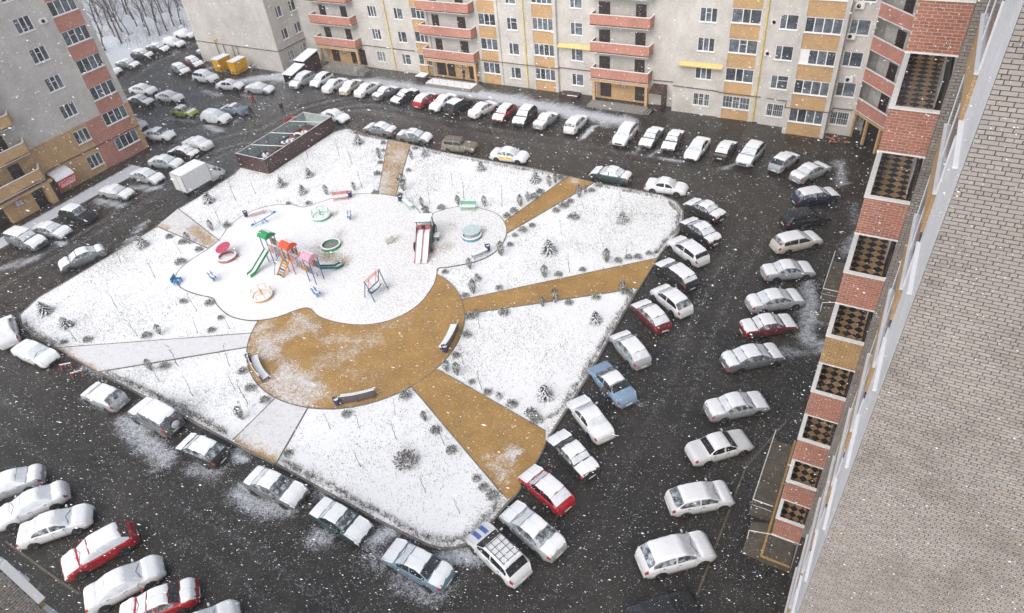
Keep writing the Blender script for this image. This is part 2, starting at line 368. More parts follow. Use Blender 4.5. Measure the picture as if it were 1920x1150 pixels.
PATHS = {'paved_path_top': [(728,264),(770,273),(741,373),(709,368)], 'paved_path_upper': [(1066,333),(1114,345),(949,441),(944,420)],
         'paved_path_middle': [(1232,487),(1197,543),(860,594),(856,567)], 'paved_path_lower': [(1023,811),(1023,833),(1009,862),(968,929),(951,940),(943,930),(767,722),(812,690)],
         'paved_path_bottom': [(437,829),(519,872),(580,764),(522,745)], 'paved_path_side': [(108,655),(187,700),(475,652),(481,627)], 'paved_path_corner': [(295,427),(335,394),(414,455),(391,468)]}
# the yard: one fine sheet of asphalt, snow field beyond it to the horizon
nx, ny = 310, 250
gx = np.linspace(-117.6-38, 30, nx); gy = np.linspace(-14, 136, ny)
XX, YY = np.meshgrid(gx, gy); GP = np.c_[XX.ravel(), YY.ravel()]
ASPH = [([(470,148),(540,145),(600,150)],2.0,.75),([(640,158),(700,152),(800,167)],1.5,.62),([(800,168),(880,174),(960,187),(1040,205),(1100,217),(1172,228)],2.2,.82),([(430,156),(520,141)],1.6,.8),
 ([(0,505),(62,485)],1.1,.5),([(185,375),(225,386)],.8,.62),([(245,352),(300,352)],.7,.62),([(105,452),(120,460)],.5,.65),([(225,470),(248,446),(270,418)],.45,.6),([(150,690),(185,706)],.5,.6),
 ([(240,790),(275,830),(310,860)],1.3,.66),([(160,745),(195,770)],.7,.48),([(360,880),(402,886)],1.0,.55),([(450,925),(500,955),(545,952)],1.1,.62),([(595,1005),(612,1010)],.9,.58),([(690,1042),(720,1062)],1.0,.42),
 ([(750,1090),(800,1120),(832,1108)],1.0,.48),([(695,1012),(742,990)],.7,.75),([(840,1040),(882,1046)],.9,.78),([(588,914),(602,922)],.5,.66),([(440,848),(456,862)],.7,.8),
 ([(1516,530),(1521,590),(1512,640),(1560,650)],.9,.66),([(1540,600),(1562,602)],.9,.52),([(1470,662),(1540,662)],.6,.5),([(1575,305),(1579,345)],.8,.66),([(1590,472),(1612,440)],1.1,.52),([(1600,380),(1606,420)],.7,.42),
 ([(1145,275),(1150,262)],.4,.55),([(1188,287),(1200,276)],.45,.66),([(1222,292),(1240,280)],.45,.66),([(1243,298),(1285,302)],.45,.62),([(1352,318),(1380,308)],.55,.6),([(1092,263),(1100,250),(1112,238)],.4,.95),
 ([(385,236),(412,246)],.7,.66),([(315,220),(366,229)],.5,.62),([(385,171),(412,180)],.6,.66),([(440,226),(460,229)],.35,.62),([(378,132),(402,126)],.8,.66),([(455,178),(475,181)],.5,.5),([(300,258),(330,262)],.5,.5),
 ([(255,145),(290,118),(330,100)],.5,.42),([(1180,755),(1205,760)],.4,.5),([(1085,790),(1100,782)],.35,.6),([(1600,180),(1620,190)],.6,.3),([(735,170),(760,178)],.8,.6),([(890,210),(900,215)],.5,.4),([(1180,240),(1200,245)],.6,.5)]
sn = cover(GP, ASPH, .10)
rg = np.array([mnoise.noise(Vector((x*.05, y*.05, 3.1))) for x, y in GP[::1]]); sn = sn+.10*np.clip(rg, -1, 1)
dl = -117.3+1.2*np.array([mnoise.noise(Vector((y*.21, 7.7, 0))) for y in GP[:, 1]])
forest = np.clip((dl-GP[:, 0])*1.1+.5, 0, 1.4); sn = np.maximum(sn, forest)
di = seg_dist(GP, ISLW+[ISLW[0]])
wob = .5*np.array([mnoise.noise(Vector((x*.06, y*.06, 6.2))) for x, y in GP])
for dd, w in ((6.6,.28),(8.2,.28),(9.9,.25),(11.5,.25)): sn -= .15*np.exp(-((di+wob-dd)/w)**2)
for dd, w in ((7.4,.5),(10.7,.5),(5.6,.4)): sn += .11*np.exp(-((di+wob-dd)/w)**2)
# the carriageway towards the left is paler with trodden slush
sn += .13*np.clip((GP[:, 1]-28)/20, 0, 1)*np.clip((-52-GP[:, 0])/10, 0, 1)*(GP[:, 0] > -84)
zz = np.clip((-118.5-GP[:, 0])*.16, 0, 6)+np.where(GP[:, 0] < -118.5, .15*np.sin(GP[:, 1]*.5), 0)
fa = [(j*nx+i, j*nx+i+1, (j+1)*nx+i+1, (j+1)*nx+i) for j in range(ny-1) for i in range(nx-1)]
me = bpy.data.meshes.new('asphalt_yard'); me.from_pydata([(float(a), float(b), float(c)) for (a, b), c in zip(GP, zz)], [], fa); me.materials.append(M['asphalt']); set_attr(me, sn)
me.polygons.foreach_set('use_smooth', [True]*len(me.polygons))
link('asphalt_yard', me, None, kind='structure', label='wet dark asphalt yard dusted with patches of snow')
mb = MB()
for x0, x1, y0, y1 in ((-900,-150,-500,900), (-150,25,130,900), (25,600,-500,900), (-150,25,-500,-10)): mb.quad((x0,y0,-.3),(x1,y0,-.3),(x1,y1,-.3),(x0,y1,-.3))
struct('snow_field', mb, M['snow'], 'open snow covered land beyond the houses')
# lawn of the island, its kerb, paths, plaza and playground
LAWNS = [([(560,460),(560,461)],.1,1.0)]
def lawn_snow(P):
    d = seg_dist(P, ISLW+[ISLW[0]]); n = np.array([mnoise.noise(Vector((x*.16, y*.16, 9.3))) for x, y in P])
    return np.clip(.74+.14*n-.16*np.clip(1.0-d/1.2, 0, 1), 0, 1)
def lawn_lift(P):
    d = seg_dist(P, ISLW+[ISLW[0]])
    return np.clip(d/1.5, 0, 1)*np.array([.035*mnoise.noise(Vector((x*.5, y*.5, 1.3)))-.012 for x, y in P])
sheet('lawn', ISLW, .125, M['lawn'], lawn_snow, .8, 'snow covered lawn of the courtyard island', lawn_lift)
def strip(line, w, z0, z1, mb, closed=False, joint=1.0, gap=.012):
    """kerb stones laid along a line, each with its own joint"""
    pts = [Vector((p[0], p[1], 0)) for p in line]
    if closed: pts.append(pts[0])
    for a, b in zip(pts[:-1], pts[1:]):
        L = (b-a).length
        if L < .05: continue
        n = max(1, round(L/joint)); d = (b-a)/L
        for k in range(n):
            p = a+d*(L*k/n+gap); q = a+d*(L*(k+1)/n-gap); dz = random.uniform(-.006, .006)
            mb.bar((p.x, p.y, (z0+z1)/2+dz), (q.x, q.y, (z0+z1)/2+dz), w, z1-z0)
mb = MB(); strip(ISLW, .16, -.05, .155, mb, True)
struct('kerb', mb, M['kerb'], 'concrete kerb around the courtyard island')
STROKE_PATH = {'paved_path_top': (.34, [([(720,330),(715,360)],1.4,.6),([(745,300),(750,290)],1.3,.55)]), 'paved_path_upper': (.05, [([(1075,340),(1082,343)],.8,.6),([(950,432),(954,430)],.8,.3)]),
    'paved_path_middle': (.03, [([(1005,556),(1010,555)],.6,.3)]), 'paved_path_lower': (.04, [([(955,862),(968,850)],.9,.66),([(915,862),(940,905)],.5,.6),([(945,880),(950,900)],.5,.45)]),
    'paved_path_bottom': (.80, [([(440,832),(515,868)],.25,.2)]), 'paved_path_side': (.84, []), 'paved_path_corner': (.72, [([(300,425),(330,420),(350,415)],1.5,.85)])}
DARK_PATH = {'paved_path_bottom': [([(437,834),(519,874)],.8,.7)], 'paved_path_side': [([(108,656),(187,702)],.5,.6)], 'paved_path_corner': [([(365,430),(385,448),(395,460)],1.2,.42),([(300,428),(310,432)],1.0,.4)]}
for nm, poly in PATHS.items():
    base, st = STROKE_PATH[nm]
    def fn(P, base=base, st=st, nm=nm):
        s = cover(P, st, base)
        for pts, w, val in DARK_PATH.get(nm, []): s -= val*np.clip(1-seg_dist(P, wp(pts))/w, 0, 1)
        return s
    sheet(nm, wp(poly), .172, M['paving'], fn, .6, 'ochre block paved path across the courtyard island')
PZ = [([(560,625),(520,640)],1.6,.52),([(500,640),(512,680),(545,715),(590,735)],1.7,.62),([(500,700),(530,740),(575,760)],1.3,.60),([(480,625),(495,615)],1.2,.55),([(560,600),(590,620)],1.2,.50),([(620,640),(700,640)],1.3,.42),
      ([(600,690),(660,660)],1.5,.36),([(720,615),(760,610)],.9,.34),([(640,700),(700,720)],1.2,.25)]
def plaza_fn(P):
    s = cover(P, PZ, .05); c = np.array(wp([(502,690)])[0]); s -= .6*np.clip(1-np.linalg.norm(P-c, axis=1)/1.5, 0, 1)
    c = np.array(wp([(560,650)])[0]); s -= .35*np.clip(1-np.linalg.norm(P-c, axis=1)/1.5, 0, 1)
    return s
sheet('paved_plaza', circ(PLAZA_C, PLAZA_R, 80), .178, M['paving'], plaza_fn, .6, 'round ochre paved plaza half covered by thin snow')
SANDD = [([(610,478),(590,470)],1.5,.30),([(618,485),(640,490)],1.1,.34),([(640,440),(630,455)],.8,.25),([(840,462),(835,470)],.6,.28),([(815,470),(810,490)],.6,.26),([(845,425),(850,430)],.5,.2),([(905,432),(908,438)],.5,.24),
         ([(443,490),(447,484)],.45,.5),([(622,408),(628,402)],.4,.5),([(507,553),(511,549)],.35,.5),([(646,498),(638,500)],.7,.4),([(740,452),(746,449)],.4,.3),([(720,545),(728,540)],.5,.25),([(895,484),(915,482)],.4,.16)]
def sand_fn(P):
    px = np.array([on_px((x, y, 0)) for x, y in P])
    s = .92-.17*np.clip((px[:, 0]-480)/260, 0, 1)
    for pts, w, val in SANDD: s -= val*np.clip(1.3-seg_dist(P, wp(pts))/w, 0, 1)
    return s
sheet('playground_ground', PLAYW, .186, M['sand'], sand_fn, .6, 'snowy sand floor of the playground')
# edging stones between lawn, paths, plaza and playground
mb = MB()
strip(PLAYW, .07, .1, .205, mb, True, .6)
def outside_play(P): return not in_poly(np.array([P[:2]]), PLAYW)[0]
cc = circ(PLAZA_C, PLAZA_R, 80)
for a, b in zip(cc, cc[1:]+cc[:1]):
    if outside_play(a) and outside_play(b): strip([a, b], .08, .1, .20, mb, False, .8)
for nm, poly in PATHS.items():
    w_ = wp(poly); k = len(w_)
    sides = {'paved_path_lower': [(5, 6), (0, 7)]}.get(nm, [(0, 3), (1, 2)])
    for i, j in sides: strip([w_[i], w_[j]], .07, .1, .195, mb, False, .9)
struct('edging_stones', mb, M['kerb'], 'thin edging stones along paths, plaza and playground')
# raised pavement strip in front of the left house, gutter lines on the asphalt
def pave_fn(P): return np.full(len(P), .70)-.5*np.clip(1-np.abs(P[:, 0]+83.6)/.9, 0, 1)
sheet('pavement', [(-84.9,20),(-80.4,20),(-80.4,32.4),(-79.9,44),(-84.9,44)], .11, M['asphalt'], lambda P: np.where(P[:, 0] > -82.6, .86, .12), .5, 'narrow raised pavement along the house with the red banner')
mb = MB(); strip([(-80.35,20),(-80.35,32.4),(-79.85,44)], .15, -.05, .13, mb)
struct('pavement_kerb', mb, M['kerb'], 'kerb of the pavement along the left house')
mb = MB(); strip([tuple(gp(1475,790))[:2], tuple(gp(1399,875))[:2], tuple(gp(1294,1150))[:2], tuple(gp(1270,1210))[:2]], .12, -.05, .03, mb)
strip([tuple(gp(10,1015))[:2], tuple(gp(95,1078))[:2], tuple(gp(150,1115))[:2]], .12, -.05, .03, mb)
struct('gutter_line', mb, M['wetconc'], 'sunken concrete gutter line in the asphalt')
# dead grass poking through the snow
rs = np.random.RandomState(5)
lo = np.min(ISLW, axis=0); hi = np.max(ISLW, axis=0)
G = lo+(hi-lo)*rs.rand(150000, 2); G = G[in_poly(G, ISLW) & ~in_poly(G, PLAYW) & (np.linalg.norm(G-np.array(PLAZA_C), axis=1) > PLAZA_R+.1)]
for poly in PATHS.values(): G = G[~in_poly(G, wp(poly))]
den = np.array([mnoise.noise(Vector((x*.22, y*.22, 4.4)))+.5*mnoise.noise(Vector((x*.9, y*.9, 2.2))) for x, y in G])
G = G[rs.rand(len(G)) < np.clip(0.50+.75*den, .03, 1)]
ang = rs.rand(len(G))*6.283; ln = .05+.09*rs.rand(len(G)); tl = rs.rand(len(G))*6.283; tx = .02+.05*rs.rand(len(G))
V = np.zeros((len(G), 3, 3)); 
V[:, 0, :2] = G+np.c_[np.cos(ang), np.sin(ang)]*.020; V[:, 1, :2] = G-np.c_[np.cos(ang), np.sin(ang)]*.020
V[:, 2, :2] = G+np.c_[np.cos(tl), np.sin(tl)]*tx[:, None]; V[:, 0, 2] = V[:, 1, 2] = .11; V[:, 2, 2] = .12+ln
me = bpy.data.meshes.new('grass'); me.from_pydata(V.reshape(-1, 3).tolist(), [], np.arange(len(G)*3).reshape(-1, 3).tolist()); me.materials.append(M['grass'])
link('grass', me, None, kind='stuff', label='withered grass blades poking through the lawn snow')
# ================================================================ houses
FL = 3.27
_wc = {}
def window(par, x, z, w, h, fr, y=0.0, sill=True, name='window', transom=None, blank=None, bars=False, rz=None, tint=None):
    """a window in a wall whose face is the local plane y = 0 (outside is -y); fr = mullion places"""
    key = (w, h, tuple(fr), sill, transom, blank)
    if key not in _wc:
        t = .065; mb = MB(); y0, y1 = .03, .10
        mb.box(0, w, y0, y1, 0, t); mb.box(0, w, y0, y1, h-t, h); mb.box(0, t, y0, y1, t, h-t); mb.box(w-t, w, y0, y1, t, h-t)
        ed = [0]+[f*w for f in fr]+[w]
        for e in ed[1:-1]: mb.box(e-.05, e+.05, y0+.003, y1-.003, t, h-t)
        if transom is not None: mb.box(ed[transom]+.03, ed[transom+1]-.03, y0+.006, y1-.006, h*.62, h*.62+.045)
        fm = mb.mesh('window', M['pvc']); pm = []
        for i, (a, b) in enumerate(zip(ed[:-1], ed[1:])):
            p = MB(); p.box(a+t*.6, b-t*.6, .062, .072, t*.7, h-t*.7); pm.append(p.mesh('pane', M['pvc'] if blank == i else M['glass']))
        sm = None
        if sill:
            s_ = MB(); s_.box(-.05, w+.05, -.10, .06, -.07, -.012); sm = s_.mesh('sill', M['pvc'])
        _wc[key] = (fm, pm, sm)
    fm, pm, sm = _wc[key]
    o = link(name, fm, par, (x, y, z), rz)
    for p in pm: link('pane', p, o)
    if sm: link('sill', sm, o)
    if bars:
        b = MB()
        for i in range(9): b.box(w*i/8-.012, w*i/8+.012, -.06, -.036, 0, h)
        for zz_ in (.05, h*.5, h-.05): b.box(-.02, w+.02, -.062, -.04, zz_-.012, zz_+.012)
        b.build('window_bars', M['whitemetal'], o)
    return o
def wall(mb, x0, x1, z0, z1, y, holes=(), dep=.16):
    xs = sorted({x0, x1, *[v for h in holes for v in h[:2] if x0 < v < x1]}); zs = sorted({z0, z1, *[v for h in holes for v in h[2:] if z0 < v < z1]})
    for a, b in zip(xs[:-1], xs[1:]):
        for c, d in zip(zs[:-1], zs[1:]):
            mx, mz = (a+b)/2, (c+d)/2
            if any(h[0] < mx < h[1] and h[2] < mz < h[3] for h in holes): continue
            mb.quad((a,y,c),(b,y,c),(b,y,d),(a,y,d))
    for h in holes:
        a, b, c, d = h; mb.quad((a,y,c),(a,y,d),(a,y+dep,d),(a,y+dep,c)); mb.quad((b,y,d),(b,y,c),(b,y+dep,c),(b,y+dep,d))
        mb.quad((a,y,d),(b,y,d),(b,y+dep,d),(a,y+dep,d)); mb.quad((b,y,c),(a,y,c),(a,y+dep,c),(b,y+dep,c))
def loggia(par, x0, x1, nf, y, mt, fr, base=True, sill0=1.5, bars0=False, blank=None, tr=None):
    """a column of glazed loggias: brick parapet panels with wide windows between, grey pilasters beside"""
    for k in range(nf):
        z = sill0+FL*k
        window(par, x0, z, x1-x0, 1.52, fr, y-.12, True, 'window', None if k % 2 else tr, blank[1] if blank and blank[0] == k else None, bars0 and k == 0)
        p = MB(); p.box(x0, x1, y-.10, y+.3, z+1.54, z+FL-.075); p.build('parapet_panel', mt, par)
    if base: p = MB(); p.box(x0, x1, y-.10, y+.3, 0, sill0-.075); p.build('parapet_panel', mt, par)
    p = MB(); p.box(x0-.42, x0-.004, y-.16, y+.3, 0, sill0+FL*nf); p.build('pilaster', GREYB, par)
    p = MB(); p.box(x1+.004, x1+.42, y-.16, y+.3, 0, sill0+FL*nf); p.build('pilaster', GREYB, par)
def balcony(par, x0, x1, z, y, dep, mt, ch=0.0, doors=((.1,.27),(.68,.85))):
    """an open balcony with a solid brick parapet and white coping; ch = chamfer of its corners"""
    b = link('balcony', None, par)
    out = [(x0,y),(x0+ch,y-dep),(x1-ch,y-dep),(x1,y)]; i_ = .12
    inn = [(x0+i_,y),(x0+ch+i_,y-dep+i_),(x1-ch-i_,y-dep+i_),(x1-i_,y)]
    p = MB(); p.prism([(x0,y+.02)]+out[1:3]+[(x1,y+.02)], z-.18, z, True, True); p.build('slab', M['concrete'], b)
    p = MB()
    for k in range(3):
        a, c, d, e = out[k], out[k+1], inn[k+1], inn[k]
        p.add([(*a,z-.12),(*c,z-.12),(*d,z-.12),(*e,z-.12),(*a,z+1.15),(*c,z+1.15),(*d,z+1.15),(*e,z+1.15)], [(0,1,5,4),(2,3,7,6),(4,5,6,7),(3,2,1,0)])
    p.build('parapet', mt, b)
    p = MB()
    for k in range(3):
        dx, dy = out[k+1][0]-out[k][0], out[k+1][1]-out[k][1]
        cx, cy = [(out[k][j]+inn[k][j])/2 for j in (0, 1)], [(out[k+1][j]+inn[k+1][j])/2 for j in (0, 1)]
        p.bar((*cx,z+1.185+.004*k), (*cy,z+1.185+.004*k), .20, .06)
    p.build('coping', M['whitemetal'], b)
    p = MB()
    for k in range(3):
        p.bar((out[k][0],out[k][1],z-.15+.004*k), (out[k+1][0],out[k+1][1],z-.15+.004*k), .05, .06)
    p.build('slab_edge', M['whitemetal'], b)
    for f0, f1 in doors:
        p = MB(); w = x1-x0; p.box(x0+f0*w, x0+f1*w, y-.05, y+.02, z+.02, z+2.25); p.build('door', M['door'], b)
    return b
def pipe(par, pts, r, m, name='gas_pipe'):
    p = MB(); p.path(pts, r, 6); return p.build(name, m, par)
def aircon(par, x, y, z):
    o = MB().box(x, x+.8, y-.34, y-.05, z, z+.56).build('air_conditioner', M['whitemetal'], par)
    p = MB(); n = 20
    p.add([(x+.30+.2*math.cos(6.283*i/n), y-.35, z+.28+.2*math.sin(6.283*i/n)) for i in range(n)], [tuple(range(n))]); p.build('fan_grille', M['black'], o)
    MB().box(x+.1, x+.14, y-.30, y, z-.06, z-.005).box(x+.66, x+.70, y-.30, y, z-.06, z-.005).build('bracket', M['steel'], o)
def awning(par, x0, x1, y, z):
    p = MB(); p.add([(x0,y-.02,z+.3),(x1,y-.02,z+.3),(x1,y-.55,z),(x0,y-.55,z),(x0,y-.02,z+.22),(x1,y-.02,z+.22),(x1,y-.55,z-.10),(x0,y-.55,z-.10)],
                    [(0,3,2,1),(4,5,6,7),(3,7,6,2),(0,4,7,3),(1,2,6,5)]); p.build('awning', M['awn'], par)
def notice(par, x, y, z, w=.75, h=.65):
    o = MB().box(x, x+w, y-.05, y, z, z+h).build('notice_board', M['door'], par)
    MB().box(x+.05, x+w*.48, y-.056, y-.052, z+.05, z+h-.05).build('notice', M['paper'], o); MB().box(x+w*.53, x+w-.05, y-.056, y-.052, z+.05, z+h*.85).build('notice', M['paper'], o)

# ---------------------------------------------------------------- house along the far side of the yard
B = thing('apartment_building', 'long grey brick apartment block with red balconies closing the far side of the yard', 'building', (0, 80.2, 0))
NF = 6; ZT = FL*NF+.4
W3, W2 = (.34, .66), (.37,)
specs = [  # (x0, width, mullions, y, barred ground floor)
    (-70.75,1.6,W3,0,True),(-66.0,1.55,W2,0,False),(-47.55,1.55,W2,0,False),(-38.5,1.65,W2,.25,False),(-21.9,1.95,W3,-1.0,True),(-13.2,1.85,W2,-1.4,True)]
hol = {}
for x, w, fr, y, bars in specs:
    for k in range(NF):
        z = 1.15+FL*k; hol.setdefault(y, []).append((x, x+w, z, z+1.55)); window(B, x, z, w, 1.55, fr, y, True, 'window', 1 if (k+int(x)) % 3 == 0 else None, None, bars and k == 0)
def bwall(x0, x1, y, m=GREYB):
    mb = MB(); wall(mb, x0, x1, 0, ZT, y, [h for h in hol.get(y, []) if x0 < h[0] < x1]); mb.build('wall', m, B)
bwall(-81.4, -40.3, 0); bwall(-35.3, -24.5, 0); bwall(-40.3, -35.3, .25); bwall(-24.5, -14.0, -1.0); bwall(-14.0, -10.95, -1.4); bwall(-10.95, -6.45, -2.7)
mb = MB(); wall(mb, -85.05, -81.4, 0, ZT, .9); mb.quad((-81.4,.9,0),(-81.4,0,0),(-81.4,0,ZT),(-81.4,.9,ZT)); mb.build('wall', GREYB, B)
mb = MB()
for x, ya, yb in ((-40.3,.25,0),(-35.3,0,.25),(-24.5,0,-1.0),(-14.0,-1.0,-1.4),(-10.95,-1.4,-2.7),(-6.45,-2.7,-1.4)): MB().quad((x,ya,0),(x,yb,0),(x,yb,ZT),(x,ya,ZT)).build('wall_return', GREYB, B)
h19 = [(-6.5+.15, -4.45, 1.15+FL*k, 2.7+FL*k) for k in range(NF)]
mb = MB(); wall(mb, -6.45, -3.95, 0, ZT, -1.4, h19); mb.build('wall', GREYB, B)
for k in range(NF): window(B, -6.35, 1.15+FL*k, 1.9, 1.55, W2, -1.4, True, 'window', None, None, k == 0)
MB().box(-103.4, 20, .32, 13, 0, ZT).build('core', GREYB, B)
loggia(B, -84.5, -81.9, NF, .9, OCHREB, (.25,.5,.75)); loggia(B, -62.85, -60.6, NF, 0, OCHREB, (.4,.7)); loggia(B, -51.85, -49.2, NF, 0, OCHREB, (.36,.66))
loggia(B, -43.7, -40.75, NF, 0, OCHREB, (.25,.5,.75)); loggia(B, -18.35, -15.2, NF, -1.0, OCHREB, (.37,.63), True, 1.35, True, None, 1); loggia(B, -10.45, -6.9, NF, -2.75, OCHREB, (.25,.5,.75), True, 1.55, False, (2, 0))
for x0, x1, dr in ((-81.2,-73.2,((.14,.29),(.66,.80))),(-60.9,-52.4,((.17,.30),(.66,.81))),(-35.1,-27.5,((.08,.27),(.70,.87)))):
    for k in range(1, NF): balcony(B, x0, x1, FL*k, 0, 1.45, REDB, 0, dr)
# wing that comes forward at the end of this house
wy = -5.8
hw = []
for y0, w in ((-4.05,1.25),(-1.15,1.35)):
    for k in range(NF): hw.append((y0, y0+w, 1.15+FL*k, 2.7+FL*k))
mb = MB(); wall(mb, -103.4, -85.06, 0, ZT, wy); mb.build('wall', GREYB, B)
mb = MB(); wall(mb, wy, 1.0, 0, ZT, 0, hw); sw = link('wall', mb.mesh('wall', GREYB), B, (-85.06, 0, 0), math.pi/2)
for y0, y1, z0, z1 in hw: window(B, -85.06, z0, y1-y0, 1.55, (.4,), y0, True, 'window', None, None, z0 < 2, math.pi/2)
MB().quad((-103.4,wy,0),(-103.4,wy,ZT),(-103.4,8,ZT),(-103.4,8,0)).build('wall', GREYB, B)
for pts in ([(-103.4,wy-.06,3.35),(-85.0,wy-.06,3.27),(-85.0+.06,.6,3.22)], [(-73.1,-.05,3.3),(-72.3,-.08,3.35),(-63.4,-.08,3.35)], [(-52.3,-.06,3.2),(-51.9,-.3,3.3),(-40.3,-.3,3.32),(-40.2,.15,3.32),(-35.4,.15,3.32)], [(-27.3,-.08,3.2),(-24.5,-.08,3.25),(-24.4,-1.08,3.25),(-19.2,-1.08,3.2),(-18.8,-1.3,3.2),(-14.2,-1.3,3.2),(-11.1,-1.55,3.2),(-11.0,-2.95,3.1),(-6.3,-2.95,3.1),(-6.2,-1.6,3.1),(-4.2,-1.6,3.1)]): pipe(B, pts, .055, M['gas'])
for x, y in ((-67.5,-.1),(-45.0,-.1),(-14.65,-1.12)):
    MB().tube((x,y,0.05),(x,y,ZT),.13,.13,8).build('drainpipe', M['yellowpipe'], B)
awning(B, -40.2, -35.5, .2, 6.25); awning(B, -23.8, -18.7, -1.02, 6.05)
for x, y, z in ((-14.1,-1.05,11.3),(-14.3,-1.05,7.95),(-5.7,-1.45,6.75-.6),(-6.2,-1.45,13.6),(-6.45+.05,-1.45,10.6)): aircon(B, x, y, z)
for q_ in ((-85.0,-81.5,.6,.89,0,.45),(-72.9,-63.4,-.05,-.003,0,.42),(-49.0,-44.2,-.05,-.003,0,.4)): MB().box(*q_).build('plinth', M['plinth'], B)
# ground floor entrances under the balconies
def entrance(x0, x1, doors, posts, nx_):
    e = link('entrance', None, B)
    MB().box(x0-.1, x1+.1, -1.42, -1.18, 2.72, 3.02).build('beam', OCHREB, e)
    MB().box(x0+.3, x1-.3, -.07, .05, .05, 3.0).build('entrance_wall', OCHREB, e)
    for a, b in doors: MB().box(a, b, -.16, -.03, .35, 2.62).build('door', M['door'], e)
    for a in posts: MB().box(a, a+.34, -1.38, -1.05, .1, 2.75).build('post', OCHREB, e)
    notice(e, nx_, -.09, 1.75)
entrance(-81.0, -73.2, ((-79.6,-78.2),(-75.75,-74.6),(-74.2,-72.95)), (-80.9,-73.6), -77.4)
entrance(-60.9, -52.4, ((-59.8,-58.3),(-57.95,-56.75),(-54.3,-52.9)), (-60.85,-52.75), -56.1)
entrance(-35.1, -27.5, ((-34.3,-32.85),(-29.6,-28.2)), (-34.9,-27.9), -31.5)
# diagonal corner with the fourth stack of balconies, towards the house at the side
D = link('corner_bay', None, B, (-3.95, -1.4, 0), math.atan2(-3.65, 3.25))
LD = 5.2
mb = MB(); wall(mb, 0, LD, 0, ZT, 1.25); mb.build('wall', GREYB, D)
for k in range(1, NF):
    z = FL*k
    p = MB(); p.box(0, LD, -.05, .07, z-.12, z+1.15); p.build('parapet', REDB, D)
    MB().box(-.02, LD, -.09, .11, z+1.155, z+1.215).build('coping', M['whitemetal'], D); MB().box(0, LD, -.09, -.052, z-.17, z-.11).build('slab_edge', M['whitemetal'], D)
    MB().box(0, LD, .072, 1.24, z-.16, z).build('slab', M['concrete'], D); MB().box(2.1, 3.0, 1.17, 1.245, z+.02, z+2.2).build('door', M['door'], D); MB().box(1.75, 2.05, 1.19, 1.245, z+.02, z+2.2).build('door_frame', M['brownmetal'], D)
MB().box(-.1, LD, -.04, .18, 2.75, 3.0).build('beam', OCHREB, D)
for a in (-.1, 2.0, 4.2): MB().box(a, a+.26, -.03, .2, 0, 2.75).build('post', OCHREB, D)
MB().box(.3, LD, 1.12, 1.24, 0, 2.7).build('door', M['door'], D)

# ---------------------------------------------------------------- house on the other side, seen at the upper corner
L = thing('apartment_building', 'tall brick block with red loggia column and ochre lower floors beside the bare wood', 'building', (-85.0, 48.5, 0), math.pi/2)
NL = 9; ZL = FL*NL
def lx(y): return y-48.5
hl = [(lx(40.3), lx(42.17), .95+FL*k, 2.5+FL*k) for k in range(NL)]
for i, h in enumerate(hl): window(L, h[0], h[2], 1.87, 1.55, W3, 0, True, 'window', 1 if i in (3, 4, 7) else None)
zs = 6.25
mb = MB(); wall(mb, lx(20), lx(44.5), zs, ZL, 0, [h for h in hl if h[2] > zs]); mb.build('wall', GREYB, L)
mb = MB(); wall(mb, lx(20), lx(42.2), 0, zs, 0, [h for h in hl if h[2] < zs]); mb.build('wall', OCHREB, L)
mb = MB(); wall(mb, lx(42.2), lx(44.5), 0, zs, 0); mb.build('wall', REDB, L)
mb = MB(); wall(mb, lx(47.8), 0, zs, ZL, 0); mb.build('wall', GREYB, L)
mb = MB(); wall(mb, lx(47.8), 0, 0, zs, 0); mb.build('wall', OCHREB, L)
for k in range(NL):
    z = 1.42+FL*k; window(L, lx(44.55), z, 3.2, 1.55, (.25,.5,.75), -.02, True, 'window', 1 if k in (1,2,4,6) else None)
    MB().box(lx(44.5), lx(47.8), -.04, .3, z+1.56, z+FL-.08).build('parapet_panel', REDB, L)
MB().box(lx(44.5), lx(47.8), -.04, .3, 0, 1.34).build('parapet_panel', REDB, L)
MB().quad((0,0,0),(0,14,0),(0,14,ZL),(0,0,ZL)).build('wall', GREYB, L); MB().box(lx(20), -.02, .31, 14, 0, ZL).build('core', GREYB, L)
for k in range(1, NL): balcony(L, lx(27.2), lx(35.15), FL*k, 0, 1.45, OCHREB, .85, ((.30,.40),(.60,.76)))
pipe(L, [(lx(48.45),-.07,3.08),(lx(37.2),-.07,3.25),(lx(35.6),-.1,3.2),(lx(35.2),-.1,2.95),(lx(34.4),-1.47,2.9),(lx(26),-1.47,2.85)], .06, M['gas'])
aircon(L, lx(42.9), 0, 17.55)
e = link('entrance', None, L)
MB().box(lx(27.2), lx(35.0), -1.45, -1.2, 2.5, 2.85).build('beam', OCHREB, e)
MB().box(lx(29.2), lx(32.4), -.9, -.02, .1, 2.9).build('entrance_wall', OCHREB, e); MB().box(lx(32.5), lx(33.8), -.3, -.02, .1, 2.6).build('door', M['door'], e); MB().box(lx(27.3), lx(29.0), -.3, -.02, .1, 2.6).build('door', M['door'], e)
MB().box(lx(33.85), lx(34.5), -1.42, -.05, .1, 2.55).build('entrance_wall', OCHREB, e); notice(e, lx(30.3), -.92, 1.5, .9, .8)
